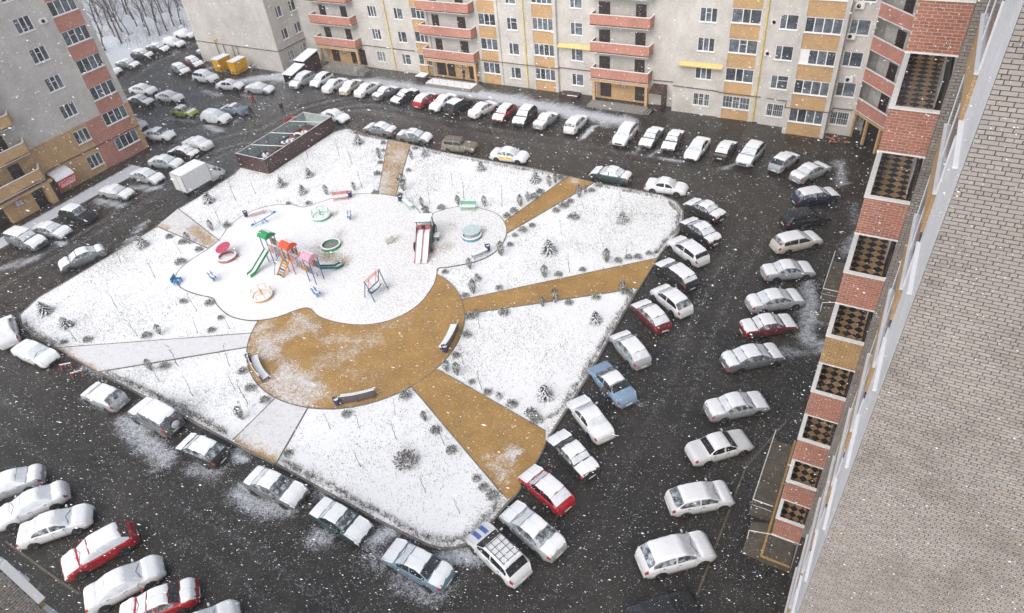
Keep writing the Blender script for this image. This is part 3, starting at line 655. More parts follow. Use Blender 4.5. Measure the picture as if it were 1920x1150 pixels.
# lean-to roof with a red banner over a shop door
c = link('canopy', None, L)
a0, a1 = lx(35.3), lx(37.6)
mb = MB(); n = 6
for k in range(n):
    t0, t1 = k/n, (k+1)/n; f = lambda t: (-1.45*math.sin(t*1.45), 2.15+.75*math.cos(t*1.45)*1.1-.05)
    (y0, z0), (y1, z1) = f(t0), f(t1); mb.quad((a0,y0,z0),(a0,y1,z1),(a1,y1,z1),(a1,y0,z0))
mb.build('canopy_snow', M['snow'], c); MB().box(lx(34.6), lx(35.3), -1.0, -.02, .1, 2.4).build('shop_door', M['door'], c)
MB().box(a0+.02, a1-.02, -1.42, -1.36, 1.15, 2.14).build('banner', M['redsign'], c)
def text(s, size, par, loc, rot, m, name='lettering', ext=.004):
    cu = bpy.data.curves.new(name, 'FONT'); cu.body = s; cu.size = size; cu.align_x = 'CENTER'; cu.extrude = ext
    o = bpy.data.objects.new(name, cu); COL.objects.link(o); o.parent = par; o.location = loc; o.rotation_euler = rot
    bpy.context.view_layer.update()
    me = bpy.data.meshes.new_from_object(o.evaluated_get(bpy.context.evaluated_depsgraph_get())); me.materials.clear(); me.materials.append(m)
    q = link(name, me, par, loc); q.rotation_euler = rot; bpy.data.objects.remove(o); return q
text('ПРОДАЮ', .46, c, ((a0+a1)/2, -1.427, 1.66), (math.pi/2, 0, 0), M['plate'])
mb = MB()
for r_, zz_ in enumerate((1.47, 1.3)):
    x = a0+.2
    while x < a1-.25:
        w = random.uniform(.06, .13); mb.box(x, x+w, -1.432, -1.424, zz_, zz_+.11); x += w+.035
mb.build('small_print', M['plate'], c)
# ================================================================ the near house: big brick wall, balconies seen from above
R_ = thing('apartment_building', 'near grey brick house with a column of red and ochre balconies', 'building', (0, 0, 0))
BIGW = 14.0
cand = []          # every brick of the near faces: (projected size, face name, corners)
def brick_face(x0, x1, z0, z1, y, L, hgt, gap=.015, header=6, phase=0.0, proud=.006):
    """bricks on a face looking to -y; returns list of (x0,x1,z0,z1,y)"""
    out = []; k = 0; z = z0
    while z < z1-.01:
        zt = min(z+hgt, z1); hdr = header and k % header == 0; step = L/2 if hdr else L
        x = x0-((L/2 if k % 2 else 0)+phase) % step if not hdr else x0-(L*.25+phase) % step
        while x < x1:
            a, b = max(x, x0)+gap*.5, min(x+step, x1)-gap*.5
            if b-a > .03: out.append((a+random.uniform(-.003,.003), b+random.uniform(-.003,.003), z+gap*.5+random.uniform(-.002,.002), zt-gap*.5+random.uniform(-.002,.002), y, proud+random.uniform(-.002,.003)))
            x += step
        z += hgt; k += 1
    return out
def brick_size(b):
    p, q = on_px((b[0], b[4], b[2])), on_px((b[1], b[4], b[3]))
    if not (-30 < p[0] < 1960 and -30 < p[1] < 1180): return 0
    return math.hypot(p[0]-q[0], p[1]-q[1])
faces = []       # (list, material, owner part)
wl = MB().quad((1.345,BIGW,-.2),(16,BIGW,-.2),(16,BIGW,42),(1.345,BIGW,42)).build('wall', M['mortar'], R_)
faces.append((brick_face(1.345, 7.4, 11.0, 35.6, BIGW, .272, .0925), M['greybrick'], wl))
# grazing faces of the front that looks to the yard (-x), between the big wall and the balconies
def xface(mb, x, y0, y1, z0, z1): return mb.quad((x,y1,z0),(x,y0,z0),(x,y0,z1),(x,y1,z1))
M['rimebrick'] = brick_mat('rime_brick', (.80,.79,.79), (.86,.85,.86), (.70,.69,.69), .27, .0925, .012, 1.0, .12)
mb = MB(); xface(mb, 1.345, BIGW, 17.4, -.2, 42); mb.quad((1.345,17.4,-.2),(1.345,17.4,42),(1.52,17.4,42),(1.52,17.4,-.2)); mb.build('wall', M['rimebrick'], R_)
mb = MB(); xface(mb, 1.52, 17.4, 23.5, -.2, 42); mb.build('wall', GREYB, R_)
NR = 12
for k in range(NR):
    zf = FL*k
    if zf > 36: continue
    s_ = MB(); s_.box(1.25, 1.36, 14.9, 17.1, zf+1.0, zf+1.05); w_ = s_.build('window_sill', M['pvc'], R_)
    MB().box(1.348, 1.36, 15.05, 16.95, zf+1.06, zf+2.6).build('pane', M['glass'], w_)
    lg = MB().box(1.40, 1.515, 19.2, 23.45, zf+.05, zf+1.30).build('parapet_panel', OCHREB, R_)
    MB().box(1.37, 1.515, 19.1, 23.47, zf+1.31, zf+1.37).build('coping', M['pvc'], lg)
    MB().box(1.46, 1.515, 19.25, 23.4, zf+1.38, zf+2.95).build('glazing', M['glass'], lg)
    for yy in (19.25, 21.3, 23.35): MB().box(1.44, 1.50, yy-.04, yy+.04, zf+1.38, zf+2.95).build('mullion', M['pvc'], lg)
# pier beside the balconies, and the wall behind them
pr_ = MB().quad((1.17,23.5,-.2),(1.52,23.5,-.2),(1.52,23.5,42),(1.17,23.5,42)).build('pier', M['mortar'], R_)
faces.append((brick_face(1.17, 1.52, 4.2, 33.0, 23.5, .265, .098, .014, 0), M['greybrick'], pr_))
mb = MB(); xface(mb, 1.17, 23.52, 74.6, -.2, 42); mb.build('wall', GREYB, R_)
MB().box(1.55, 16, 17.5, 76, 0, 42).build('core', GREYB, R_)
# the balconies
BX0, BX1, BY0, BY1 = -.24, 1.165, 23.5, 31.9
tile = .30; dg = tile/math.sqrt(2)
def clip(poly, ax, v, keep_less):
    out = []
    for i in range(len(poly)):
        a, b = poly[i], poly[(i+1) % len(poly)]
        ina = (a[ax] <= v) == keep_less or a[ax] == v; inb = (b[ax] <= v) == keep_less or b[ax] == v
        if ina: out.append(a)
        if ina != inb:
            t = (v-a[ax])/(b[ax]-a[ax]); out.append((a[0]+(b[0]-a[0])*t, a[1]+(b[1]-a[1])*t))
    return out
tiles = []
for i in range(-30, 60):
    for j in range(-30, 60):
        cx, cy = BX0+.30+(i-j)*dg, BY0+.1+(i+j)*dg
        p = [(cx-dg*.985, cy), (cx, cy-dg*.985), (cx+dg*.985, cy), (cx, cy+dg*.985)]
        for ax, v, kl in ((0, BX0+.15, False), (0, BX1-.01, True), (1, BY0+.15, False), (1, BY1-.13, True)):
            p = clip(p, ax, v, kl)
            if len(p) < 3: break
        if len(p) >= 3:
            mb = MB(); mb.prism(p, 0, .012); tiles.append((mb.mesh('tile', M['tilelight'] if (i+j) % 2 else M['tiledark']), cy))
RIMS = [(27.83,'r'),(24.58,'r'),(21.31,'r'),(18.05,'o'),(14.78,'r'),(11.52,'r'),(8.26,'r'),(5.03,'r')]
RIMS = [(31.1,'r')]+RIMS
for n_, (zr, cl) in enumerate(RIMS):
    bal = link('balcony', None, R_)
    zf = zr-1.16; zb = zr-1.52
    MB().box(BX0, BX1, BY0+.02, BY1, zb+.06, zf).build('slab', M['plinth'], bal)
    core = MB(); core.box(BX0+.012, BX1-.002, BY0+.012, BY0+.13, zb, zr-.05); core.box(BX0+.012, BX0+.13, BY0+.135, BY1, zb, zr-.05); core.box(BX0+.135, BX1-.002, BY1-.12, BY1, zb, zr-.05)
    pp = core.build('parapet', M['plinth'], bal)
    sd_ = MB(); sd_.box(BX0, BX0+.011, BY0+.02, BY1, zb+.005, zr-.055); sd_.build('side_cladding', REDB if cl == 'r' else OCHREB, bal)
    faces.append((brick_face(BX0+.002, BX1-.002, zb+.01, zr-.055, BY0+.012, .262, .098, .013, 0, random.uniform(0, .2), .006), M['redbrick' if cl == 'r' else 'ochrebrick'], pp))
    mb = MB(); mb.box(BX0-.03, BX0+.15, BY0-.03, BY1+.02, zr-.05, zr); mb.build('coping', M['whitemetal'], bal)
    MB().box(BX0+.152, BX1, BY0-.032, BY0+.15, zr-.052, zr-.002).build('coping', M['whitemetal'], bal)
    MB().box(BX0+.152, BX1, BY1-.15, BY1+.02, zr-.052, zr-.002).build('coping', M['whitemetal'], bal)
    MB().box(BX0-.01, BX1, BY0-.02, BY0+.02, zb-.04, zb+.008).build('slab_edge', M['whitemetal'], bal)
    MB().box(1.10, 1.168, BY0+.35, BY1-1.2, zf+.016, zf+2.2).build('door', M['door'], bal)
    MB().box(1.05, 1.098, BY0+3.0, BY0+5.6, zf+.016, zf+.9).build('door_panel', M['whitemetal'], bal)
    if 5 < zr < 30:
        v0 = (BY0+.15)*(38-zf)/(38-zr)-.35; v1 = BY0*(38-zf)/(38-zr-1.75)+.35
        for me_, cy in tiles:
            if v0 < cy < v1: link('tile', me_, bal, (0, 0, zf))
        MB().box(BX0+.14, BX1-.002, BY0+.14, BY1-.13, zf, zf+.003).build('screed', M['tiledark'], bal)
# bricks: the 300 that show largest are single pieces, the rest of each face is one mass
allb = [(brick_size(b), fi, b) for fi, (lst, m, own) in enumerate(faces) for b in lst]
allb.sort(key=lambda t: -t[0]); rest = {}
def brick_add(mb, b):
    x0, x1, z0, z1, y, p = b; e = .002
    mb.add([(x0,y-.001,z0),(x1,y-.001,z0),(x1,y-.001,z1),(x0,y-.001,z1),(x0+e,y-p,z0+e),(x1-e,y-p,z0+e),(x1-e,y-p,z1-e),(x0+e,y-p,z1-e)], [(4,5,6,7),(0,1,5,4),(1,2,6,5),(2,3,7,6),(3,0,4,7)])
for i, (s_, fi, b) in enumerate(allb):
    if i < 300: mb = MB(); brick_add(mb, b); mb.build('brick', faces[fi][1], faces[fi][2])
    else: brick_add(rest.setdefault(fi, MB()), b)
for fi, mb in rest.items(): mb.build('bricks', faces[fi][1], faces[fi][2], kind='stuff')
# entrance porches at its foot
def porch(name, label, x0, x1, y0, y1, rx, ry0, ry1, h=.5):
    t = thing(name, label, 'porch', (0, 0, 0))
    MB().box(x0, x1, y0, y1, 0, h).build('slab', M['wetconc'], t)
    mb = MB(); mb.box(x0-.02, x0+.1, y0, y1, h+.002, h+.05); mb.box(x0+.105, x1, y0-.02, y0+.1, h+.002, h+.05); mb.build('edging', M['ochrepanel'], t)
    MB().add([(rx,ry0,0),(x0-.03,ry0,0),(x0-.03,ry1,0),(rx,ry1,0),(rx,ry0,h),(x0-.03,ry0,h),(x0-.03,ry1,.06),(rx,ry1,.06)], [(4,5,6,7),(0,1,5,4),(1,2,6,5),(2,3,7,6),(3,0,4,7)]).build('ramp', M['wetconc'], t)
    r = MB(); hh = 1.05
    r.path([(rx+.05,ry1,.06+hh),(rx+.05,ry0+.05,h+hh),(x0-.1,ry0+.05,h+hh)], .028, 6); r.build('handrail', M['whitemetal'], t)
    r = MB(); r.path([(rx+.05,ry1,.06+hh*.5),(rx+.05,ry0+.05,h+hh*.5),(x0-.1,ry0+.05,h+hh*.5)], .018, 5); r.build('handrail', M['steel'], t)
    n = 6
    for k in range(n+1):
        y = ry0+.05+(ry1-ry0-.1)*k/n; zb_ = h+(0.06-h)*k/n; MB().tube((rx+.05,y,zb_),(rx+.05,y,zb_+hh),.018,.018,5).build('rail_post', M['steel'], t)
    for k in range(4): MB().box(x0-.25*(k+1), x0-.25*k-.003, y0+.05, ry0-.4, 0, h-.12*(k+1)+.02).build('step', M['wetconc'], t)
    r = MB(); r.path([(x0-.95,y0+1.0,.2),(x0-.95,y0+1.0,1.1),(x0+.2,y0+1.0,h+1.0),(x1-.1,y0+1.0,h+1.0)], .026, 6); r.build('handrail', M['whitemetal'], t)
    return t
porch('entrance_porch', 'wet concrete entrance porch with ramp and white handrail below the near balconies', -.5, 1.12, 23.8, 33.0, -1.8, 26.6, 32.9)
porch('entrance_porch', 'farther brown concrete entrance porch with ramp behind the near balconies', -.45, 1.12, 46.2, 55.0, -1.7, 48.4, 54.6)
# corner of the neighbouring front that shows at the lower edge of the picture
K = thing('apartment_building', 'corner of a grey brick house front with white sills at the lower picture edge', 'building', (-17.8, 1.2, 0))
kw = MB().quad((0,-5,8),(0,0,8),(0,0,24.5),(0,-5,24.5)).build('wall', M['mortar'], K)
mb = MB(); bl = brick_face(-5, 0, 12, 24.4, 0, .262, .1)
for x0, x1, z0, z1, y, p in bl:
    mb.add([(.001,x0,z0),(.001,x1,z0),(.001,x1,z1),(.001,x0,z1),(p,x0+.004,z0+.004),(p,x1-.004,z0+.004),(p,x1-.004,z1-.004),(p,x0+.004,z1-.004)], [(4,5,6,7),(0,1,5,4),(1,2,6,5),(2,3,7,6),(3,0,4,7)])
mb.build('bricks', M['greybrick'], kw, kind='stuff')
MB().quad((0,0,0),(-6,0,0),(-6,0,24.5),(0,0,24.5)).build('wall', GREYB, K); MB().box(-6, -.02, -5, -.02, 0, 24.5).build('core', GREYB, K)
for k in range(3, 7):
    z = FL*k
    q = MB().box(-3.6, -.25, .004, .14, z+.1, z+1.3).build('parapet_panel', OCHREB, K)
    MB().box(-3.7, -.2, .004, .30, z+1.31, z+1.36).build('coping', M['pvc'], q)
    MB().box(-.245, .02, .004, .22, z+.6, z+2.6).build('corner_board', M['pvc'], K)
# ================================================================ cars
def ease(t): return t*t*(3-2*t)
class Car:
    """body surface S(x, v): x along the car (+ = nose), v = place on the half section from sill (0) to roof centre (11)"""
    def __init__(s, L, W, prof, cowl, rf, rr, deck, belt=.90, tum=.74, hatch=False, boxy=.0):
        s.L, s.W, s.prof, s.cowl, s.rf, s.rr, s.deck, s.belt, s.tum, s.hatch, s.boxy = L, W, prof, cowl, rf, rr, deck, belt, tum, hatch, boxy
        s.H = max(z for _, z in prof)
    def zc(s, t):
        p = s.prof
        for (a, za), (b, zb) in zip(p[:-1], p[1:]):
            if t <= b: return za+(zb-za)*(t-a)/(b-a)
        return p[-1][1]
    def zs(s, t):      # smoothed centre line
        return sum(s.zc(min(.5, max(-.5, t+d)))*w for d, w in ((-.016,.25),(0,.5),(.016,.25)))
    def sec(s, t):
        zc = s.zs(t); a = abs(t)*2
        w = s.W/2*(1-(.20-.08*s.boxy)*max(0, (a-.70)/.30)**2.4)
        b = min(s.belt+(.05 if t < -.1 else 0)*(1 if t < -.2 else (-.1-t)/.1 if t < -.1 else 0), zc-.05)
        g = max(0, zc-b-.06); gm = s.H-s.belt
        q = min(1, g/max(.01, gm-.08)); yb = .90*w; yt = w*(.86+(s.tum-.86)*q)
        z0 = .20+.10*max(0, (a-.8)/.2)
        zm = min(.52, b-.10)
        return [(0,z0),(.84*w,z0),(.965*w,z0+.07),(w,max(z0+.12,zm)),(.995*w,(zm+b)/2),(.97*w,b-.02),(.935*w,b+.012),(yb,b+.03+.02*(1-q)),
                ((yb+yt)/2*1.01,b+.03+(zc-.05-b-.03)*.5),(yt,zc-.055*(.4+.6*q)-.02*(1-q)),(yt*.82,zc-.018),(0,zc)]
    def S(s, t, v):
        p = s.sec(t); i = min(10, int(v)); f = v-i; a, b = p[i], p[i+1]
        return Vector((t*s.L, a[0]+(b[0]-a[0])*f, a[1]+(b[1]-a[1])*f))
    def nrm(s, t, v):
        e = .004; du = s.S(min(.5, t+e), v)-s.S(max(-.5, t-e), v); dv = s.S(t, min(10.99, v+.06))-s.S(t, max(0, v-.06))
        n = du.cross(dv); n = n.normalized() if n.length > 1e-9 else Vector((0,0,1))
        return n if (n.y > -1e-6 or n.z > 0) else -n
    def patch(s, mb, ts, vf, off, side=1, nv=3, noise=0):
        """surface patch over stations ts, v from vf(t)[0] to vf(t)[1], lifted by off"""
        rows = []
        for t in ts:
            v0, v1 = vf(t); r = []
            for k in range(nv+1):
                v = v0+(v1-v0)*k/nv; p = s.S(t, v); n = s.nrm(t, v)
                if n.y < 0 and p.y > .05: n = -n
                if n.z < -.2: n = -n
                p = p+n*off; r.append((p.x, p.y*side, p.z))
            rows.append(r)
        vs = [p for r in rows for p in r]; m = nv+1; fs = []
        for i in range(len(rows)-1):
            for k in range(nv):
                q = (i*m+k, (i+1)*m+k, (i+1)*m+k+1, i*m+k+1); fs.append(q if side > 0 else q[::-1])
        mb.add(vs, fs)
    def body(s):
        mb = MB(); n = 34
        ts = [-.5+i/n for i in range(n+1)]; ts = [-.5, -.494]+ts[1:-1]+[.494, .5]
        rows = []
        for t in ts:
            p = s.sec(t)
            if abs(t) == .5: p = [(y*.93, z if z > .35 else z+.05) for y, z in p]
            full = [(t*s.L, y, z) for y, z in p]+[(t*s.L, -y, z) for y, z in p[-2:0:-1]]; rows.append(full)
        m = len(rows[0]); vs = [q for r in rows for q in r]; fs = []
        for i in range(len(rows)-1):
            for k in range(m): fs.append((i*m+k, (i+1)*m+k, (i+1)*m+(k+1) % m, i*m+(k+1) % m))
        fs.append(tuple(range(m))); fs.append(tuple(range((len(rows)-1)*m, len(rows)*m))[::-1]); mb.add(vs, fs)
        me = mb.mesh('body', M['paint'], True); return me
def lin(a, b, n): return [a+(b-a)*i/n for i in range(n+1)]
def snow_shell(c, segs, seed, th=.07):
    """settled snow on the upward faces: segs = stretches of the car (t0, t1)"""
    res = []
    for t0, t1 in segs:
        mb = MB(); n = max(3, int((t1-t0)*34)); ts = lin(t0, t1, n); nv = 7
        for side in (1, -1):
            rows = []
            for i, t in enumerate(ts):
                g = c.zs(t)-min(c.belt, c.zs(t)-.05)-.06; vlo = 9.0 if g > .12 else 9.0-(1-max(0, g)/.12)*2.7
                vlo += .30*mnoise.noise(Vector((t*16, seed, side*3)))
                r = []
                for k in range(nv+1):
                    v = vlo+(11-vlo)*k/nv; tj = t+(.014*mnoise.noise(Vector((v*1.7, seed+5, side*2))) if i in (0, n) else 0); p = c.S(min(.49, max(-.49, tj)), v); nr = c.nrm(t, v)
                    if nr.z < 0: nr = -nr
                    e = min(1, k/1.5)*min(1, i/1.2, (n-i)/1.2); e = e**.5
                    d = .006+th*e*(.85+.35*mnoise.noise(Vector((t*5, v*.7*side, seed))))
                    p = p+Vector((nr.x*.4, nr.y*.5*(1 if nr.y > 0 else 1), max(.75, nr.z))).normalized()*d; r.append((p.x, p.y*side, p.z))
                rows.append(r)
            m = nv+1; fs = []
            for i in range(n):
                for k in range(nv):
                    q = (i*m+k, (i+1)*m+k, (i+1)*m+k+1, i*m+k+1); fs.append(q if side > 0 else q[::-1])
            mb.add([p for r in rows for p in r], fs)
        res.append(mb.mesh('snow_cover', M['snow'], True))
    return res
def wheel_mesh(r, w):
    mb = MB(); n = 18; pr = [(r*.62,-w/2),(r*.93,-w/2),(r,-w*.32),(r,w*.32),(r*.93,w/2),(r*.62,w/2)]
    vs = []
    for rr, yy in pr:
        for i in range(n): a = 6.2832*i/n; vs.append((rr*math.cos(a), yy, rr*math.sin(a)))
    fs = [(k*n+i, k*n+(i+1) % n, (k+1)*n+(i+1) % n, (k+1)*n+i) for k in range(5) for i in range(n)]
    mb.add(vs, fs); ty = mb.mesh('wheel', M['tyre'], True)
    mb = MB()
    for sy in (-1, 1):
        c0 = [(r*.64*math.cos(6.2832*i/n), sy*w*.40, r*.64*math.sin(6.2832*i/n)) for i in range(n)]; mb.add(c0+[(0, sy*w*.28, 0)], [(i, (i+1) % n, n) for i in range(n)])
        for k in range(5):
            a = 6.2832*k/5; mb.add([(r*.5*math.cos(a-.2), sy*w*.43, r*.5*math.sin(a-.2)), (r*.5*math.cos(a+.2), sy*w*.43, r*.5*math.sin(a+.2)), (.05*math.cos(a), sy*w*.45, .05*math.sin(a))], [(0,1,2)])
    return ty, mb.mesh('rim', M['rim'])
PROF = {}
def prof(H, hood, deckz, cowl, rf, rr, deck, nose=.62, tailz=.80, hatch=False):
    p = [(-.5,tailz*.72)]
    if hatch: p += [(-.49,tailz*.98),(-.475,tailz+.14),(deck,H*.66+.02),(rr,H-.04)]
    else: p += [(-.492,tailz*.95),(-.475,tailz+.10),(-.44,deckz),(deck,deckz+.03),(rr,H-.05)]
    p += [((rr+rf)/2-.02,H),(rf,H-.05),(cowl,hood+.04),(cowl+.07,hood),(.42,hood-.12),(.475,nose+.02),(.492,nose-.12),(.5,nose-.22)]
    return p
CAR_T = {
 'sedan':   Car(4.55,1.76,prof(1.46,.98,1.04,.235,.07,-.17,-.315),.235,.07,-.17,-.315,.93),
 'saloon':  Car(4.30,1.68,prof(1.42,.93,.99,.215,.075,-.16,-.275,.64,.84),.215,.075,-.16,-.275,.90,.76,False,.7),
 'hatch':   Car(4.05,1.70,prof(1.48,.98,0,.25,.09,-.30,-.45,.62,.84,True),.25,.09,-.30,-.45,.93,.75,True),
 'wagon':   Car(4.50,1.74,prof(1.50,.97,0,.22,.06,-.37,-.46,.62,.84,True),.22,.06,-.37,-.46,.93,.76,True),
 'crossover': Car(4.45,1.82,prof(1.66,1.08,0,.24,.07,-.33,-.45,.74,.92,True),.24,.07,-.33,-.45,1.04,.77,True),
 'suv':     Car(4.65,1.88,prof(1.84,1.16,0,.20,.08,-.43,-.475,.82,1.02,True),.20,.08,-.43,-.475,1.12,.84,True,.8),
 'boxhatch': Car(4.00,1.64,prof(1.42,.92,0,.22,.07,-.27,-.44,.62,.82,True),.22,.07,-.27,-.44,.90,.77,True,.8),
 'jeep':    Car(4.25,1.70,prof(1.62,1.05,0,.16,.07,-.44,-.478,.80,.95,True),.16,.07,-.44,-.478,1.02,.86,True,1.0),
}
def frames(c):
    """part meshes of one kind of car"""
    d = {}; d['body'] = c.body()
    ts = lin(c.rf+.012, c.cowl-.012, 6); mb = MB()
    for sd_ in (1, -1): c.patch(mb, ts, lambda t: (9.25, 11), .012, sd_, 4)
    d['windshield'] = mb
    ts = lin(c.deck+.015, c.rr-.02, 6); mb = MB()
    for sd_ in (1, -1): c.patch(mb, ts, lambda t: (9.3, 11), .012, sd_, 4)
    d['rear_window'] = mb
    mid = (c.cowl-.06+max(c.deck, -.42)+.06)/2+.02
    fr = (mid+.012, c.cowl-.045); re = (max(c.deck+.06, -.40) if not c.hatch else max(-.38, c.deck+.07), mid-.012)
    d['side'] = []
    for a, b in (fr, re):
        for sd_ in (1, -1):
            mb = MB(); c.patch(mb, lin(a, b, 7), lambda t: (7.12, 8.86), .010, sd_, 3); d['side'].append(mb)
    d['light'] = []
    for sd_ in (1, -1):
        mb = MB(); c.patch(mb, lin(.435, .488, 3), lambda t: (4.25, 6.6), .012, sd_, 4); d['light'].append(('headlight', mb, 'chrome'))
        mb = MB(); c.patch(mb, lin(-.492, -.452, 3), lambda t: (4.1, 6.3), .012, sd_, 4); d['light'].append(('tail_light', mb, 'redlight'))
    r = .315 if c.W < 1.8 else .35
    wb = c.L*.29; arch = []
    for sx in (1, -1):
        for sd_ in (1, -1):
            mb = MB(); n = 16; y = c.W/2*1.004
            vs = [(sx*wb+(r+.065)*math.cos(math.pi*i/n*1.16-.25), sd_*y, r+(r+.065)*math.sin(math.pi*i/n*1.16-.25)) for i in range(n+1)]+[(sx*wb, sd_*y, .2)]
            mb.add(vs, [(i, i+1, n+1) if sd_ < 0 else (i+1, i, n+1) for i in range(n)]); arch.append(mb)
    d['arch'] = arch; d['wheel'] = wheel_mesh(r, .21); d['wb'] = wb; d['r'] = r
    mb = MB(); x = c.cowl*c.L-.32
    d['mirror'] = []
    for sd_ in (1, -1):
        mb = MB(); y = sd_*(c.W/2+.03); mb.add([(x-.05,y,c.belt+.02),(x+.07,y-.0,c.belt+.03),(x+.05,y+sd_*.17,c.belt+.05),(x-.05,y+sd_*.17,c.belt+.04),(x-.05,y,c.belt+.15),(x+.05,y,c.belt+.15),(x+.03,y+sd_*.16,c.belt+.17),(x-.05,y+sd_*.16,c.belt+.17)],
             [(0,1,2,3),(4,5,6,7),(0,1,5,4),(1,2,6,5),(2,3,7,6),(3,0,4,7)]); d['mirror'].append(mb)
    mb = MB(); zn = c.zs(.475); mb.box(c.L*.5-.10, c.L*.5+.006, -.42, .42, zn-.30, zn-.14); d['grille'] = mb
    mb = MB(); mb.box(-c.L*.5-.03, -c.L*.5+.16, -c.W*.40, c.W*.40, .34, .50); mb.box(-c.L*.5-.028, -c.L*.5+.14, -c.W*.36, c.W*.36, .28, .337); d['bumper'] = mb
    mb = MB(); mb.box(-c.L*.5-.05, -c.L*.5-.031, -.26, .26, .40, .51) ; d['plate'] = mb
    # door handles, thin lines of the doors
    mb = MB()
    for t in (mid+.02, mid-.20):
        for sd_ in (1, -1):
            p = c.S(t, 5.0); mb.box(p.x, p.x+.17, min(sd_*(p.y-.01), sd_*(p.y+.025)), max(sd_*(p.y-.01), sd_*(p.y+.025)), p.z-.045, p.z-.015)
    d['handles'] = mb
    mb = MB()
    for t in (c.cowl-.075, mid+.004, max(c.deck+.02, -.30)):
        for sd_ in (1, -1): c.patch(mb, [t, t+.0035], lambda q: (2.2, 6.6), .004, sd_, 5)
    d['seam'] = mb
    mb = MB(); t0 = c.cowl-.004
    for y0, y1 in ((-.05, .52), (-.58, -.02)):
        p, q = c.S(t0, 11), c.S(t0-.045, 11); mb.bar((p.x, y1 if y1 > 0 else y0, p.z+.012), (q.x, y0 if y1 > 0 else y1, q.z+.03), .022, .014)
    d['wipers'] = mb
    d['crust'] = []
    for sd_ in (1, -1): mb = MB(); c.patch(mb, lin(max(c.deck+.02, -.42), c.cowl-.03, 12), lambda t: (6.75+.35*mnoise.noise(Vector((t*9, 3.3, sd_))), 9.1), .022, sd_, 5); d['crust'].append(mb)
    SEG = {'full': [(-.482, c.deck), (c.rr-.012, c.rf-.005), (c.cowl+.02, .478)] if not c.hatch else [(c.rr-.012, c.rf-.005), (c.cowl+.02, .478)], 'roof': [(c.rr, c.rf)], 'patchy': [(c.rr+.05, c.rf-.03), (c.cowl+.05, .40)], 'hood': [(c.rr-.012, c.rf-.004), (c.cowl+.03, .47)]}
    d['snow'] = {k: snow_shell(c, v, 1.3+.7*i) for i, (k, v) in enumerate(SEG.items())}
    return d
def finish(mb, nm, m, sm=False): return mb.mesh(nm, M[m], sm)
CARM = {}
for k_, c_ in CAR_T.items():
    d = frames(c_); e = {'body': d['body'], 'windshield': finish(d['windshield'], 'windshield', 'carglass', True), 'rear_window': finish(d['rear_window'], 'rear_window', 'carglass', True)}
    e['side'] = [finish(m_, 'side_window', 'carglass', True) for m_ in d['side']]; e['light'] = [(n_, finish(m_, n_, q_, True)) for n_, m_, q_ in d['light']]
    e['arch'] = [finish(m_, 'wheel_arch', 'black') for m_ in d['arch']]; e['wheel'] = d['wheel']; e['mirror'] = [finish(m_, 'mirror', 'paint') for m_ in d['mirror']]
    for q_, m_ in (('grille','black'),('bumper','paint'),('plate','plate'),('handles','black'),('seam','black'),('wipers','black')): e[q_] = finish(d[q_], {'crust':'side_snow','plate':'number_plate','handles':'door_handles','seam':'door_seams'}.get(q_, q_), m_)
    e['crust'] = [finish(m_, 'side_snow', 'frost', True) for m_ in d['crust']]; e['snow'] = d['snow']; e['wb'] = d['wb']; e['r'] = d['r']; CARM[k_] = e
def slot(o, m):
    o.material_slots[0].link = 'OBJECT'; o.material_slots[0].material = m
WHITE=(.62,.63,.65); SILVER=(.30,.32,.34); GREY=(.12,.13,.14); DARK=(.016,.017,.02); REDC=(.34,.012,.018); BURG=(.13,.012,.02); GREEN=(.012,.045,.045); LBLUE=(.20,.30,.42); BEIGE=(.36,.31,.22); LIME=(.28,.34,.03); NAVY=(.012,.018,.05)
BLUEG=(.13,.20,.26)
def car(kind, color, snow, nose, tail, label, group, side='frost', front=None, rear=None, name='parked_car', zt=.65, crust=False):
    """nose and tail: where the two ends of the car stand in the survey; side/front/rear: state of the glass"""
    P, Q = gp(*nose, .62), gp(*tail, zt); c = CAR_T[kind]; e = CARM[kind]
    d = Vector((P.x-Q.x, P.y-Q.y)); ln = d.length; d.normalize()
    if ln > c.L+.25:       # the far end is overrated where the roof hides it: keep the near end
        ctr = Vector((P.x, P.y))-d*(c.L/2) if P.length < Q.length else Vector((Q.x, Q.y))+d*(c.L/2)
    else: ctr = (Vector((P.x, P.y))+Vector((Q.x, Q.y)))/2
    r = thing(name, label, 'car', (ctr.x, ctr.y, .005), math.atan2(d.y, d.x), group)
    link('body', e['body'], r, color=color)
    covered_f = snow in ('full', 'norear'); covered_r = snow in ('full', 'noscreen')
    w = link('windshield', e['windshield'], r); slot(w, M[front or ('frost' if covered_f else 'carglass')])
    w = link('rear_window', e['rear_window'], r); slot(w, M[rear or ('frost' if covered_r else 'carglass')])
    for m_ in e['side']: w = link('side_window', m_, r); slot(w, M[{'frost':'frost','half':'halffrost','clear':'carglass'}[side]])
    for n_, m_ in e['light']: link(n_, m_, r)
    for m_ in e['arch']: link('wheel_arch', m_, r)
    for sx in (1, -1):
        for sy in (1, -1):
            wl_ = link('wheel', e['wheel'][0], r, (sx*e['wb'], sy*(c.W/2-.095), e['r'])); link('rim', e['wheel'][1], wl_)
    for m_ in e['mirror']: link('mirror', m_, r, color=color)
    link('grille', e['grille'], r); link('bumper', e['bumper'], r, color=color); link('number_plate', e['plate'], r); link('door_handles', e['handles'], r); link('door_seams', e['seam'], r)
    if snow in ('full','norear','noscreen') or snow in e['snow']: [link('snow_cover', q_, r) for q_ in e['snow'].get(snow, e['snow']['full'])]
    if crust: [link('side_snow', q_, r) for q_ in e['crust']]
    if snow in ('full','norear'): link('wipers', e['wipers'], r)
    return r
g1 = 'cars parked along the edge of the wood'
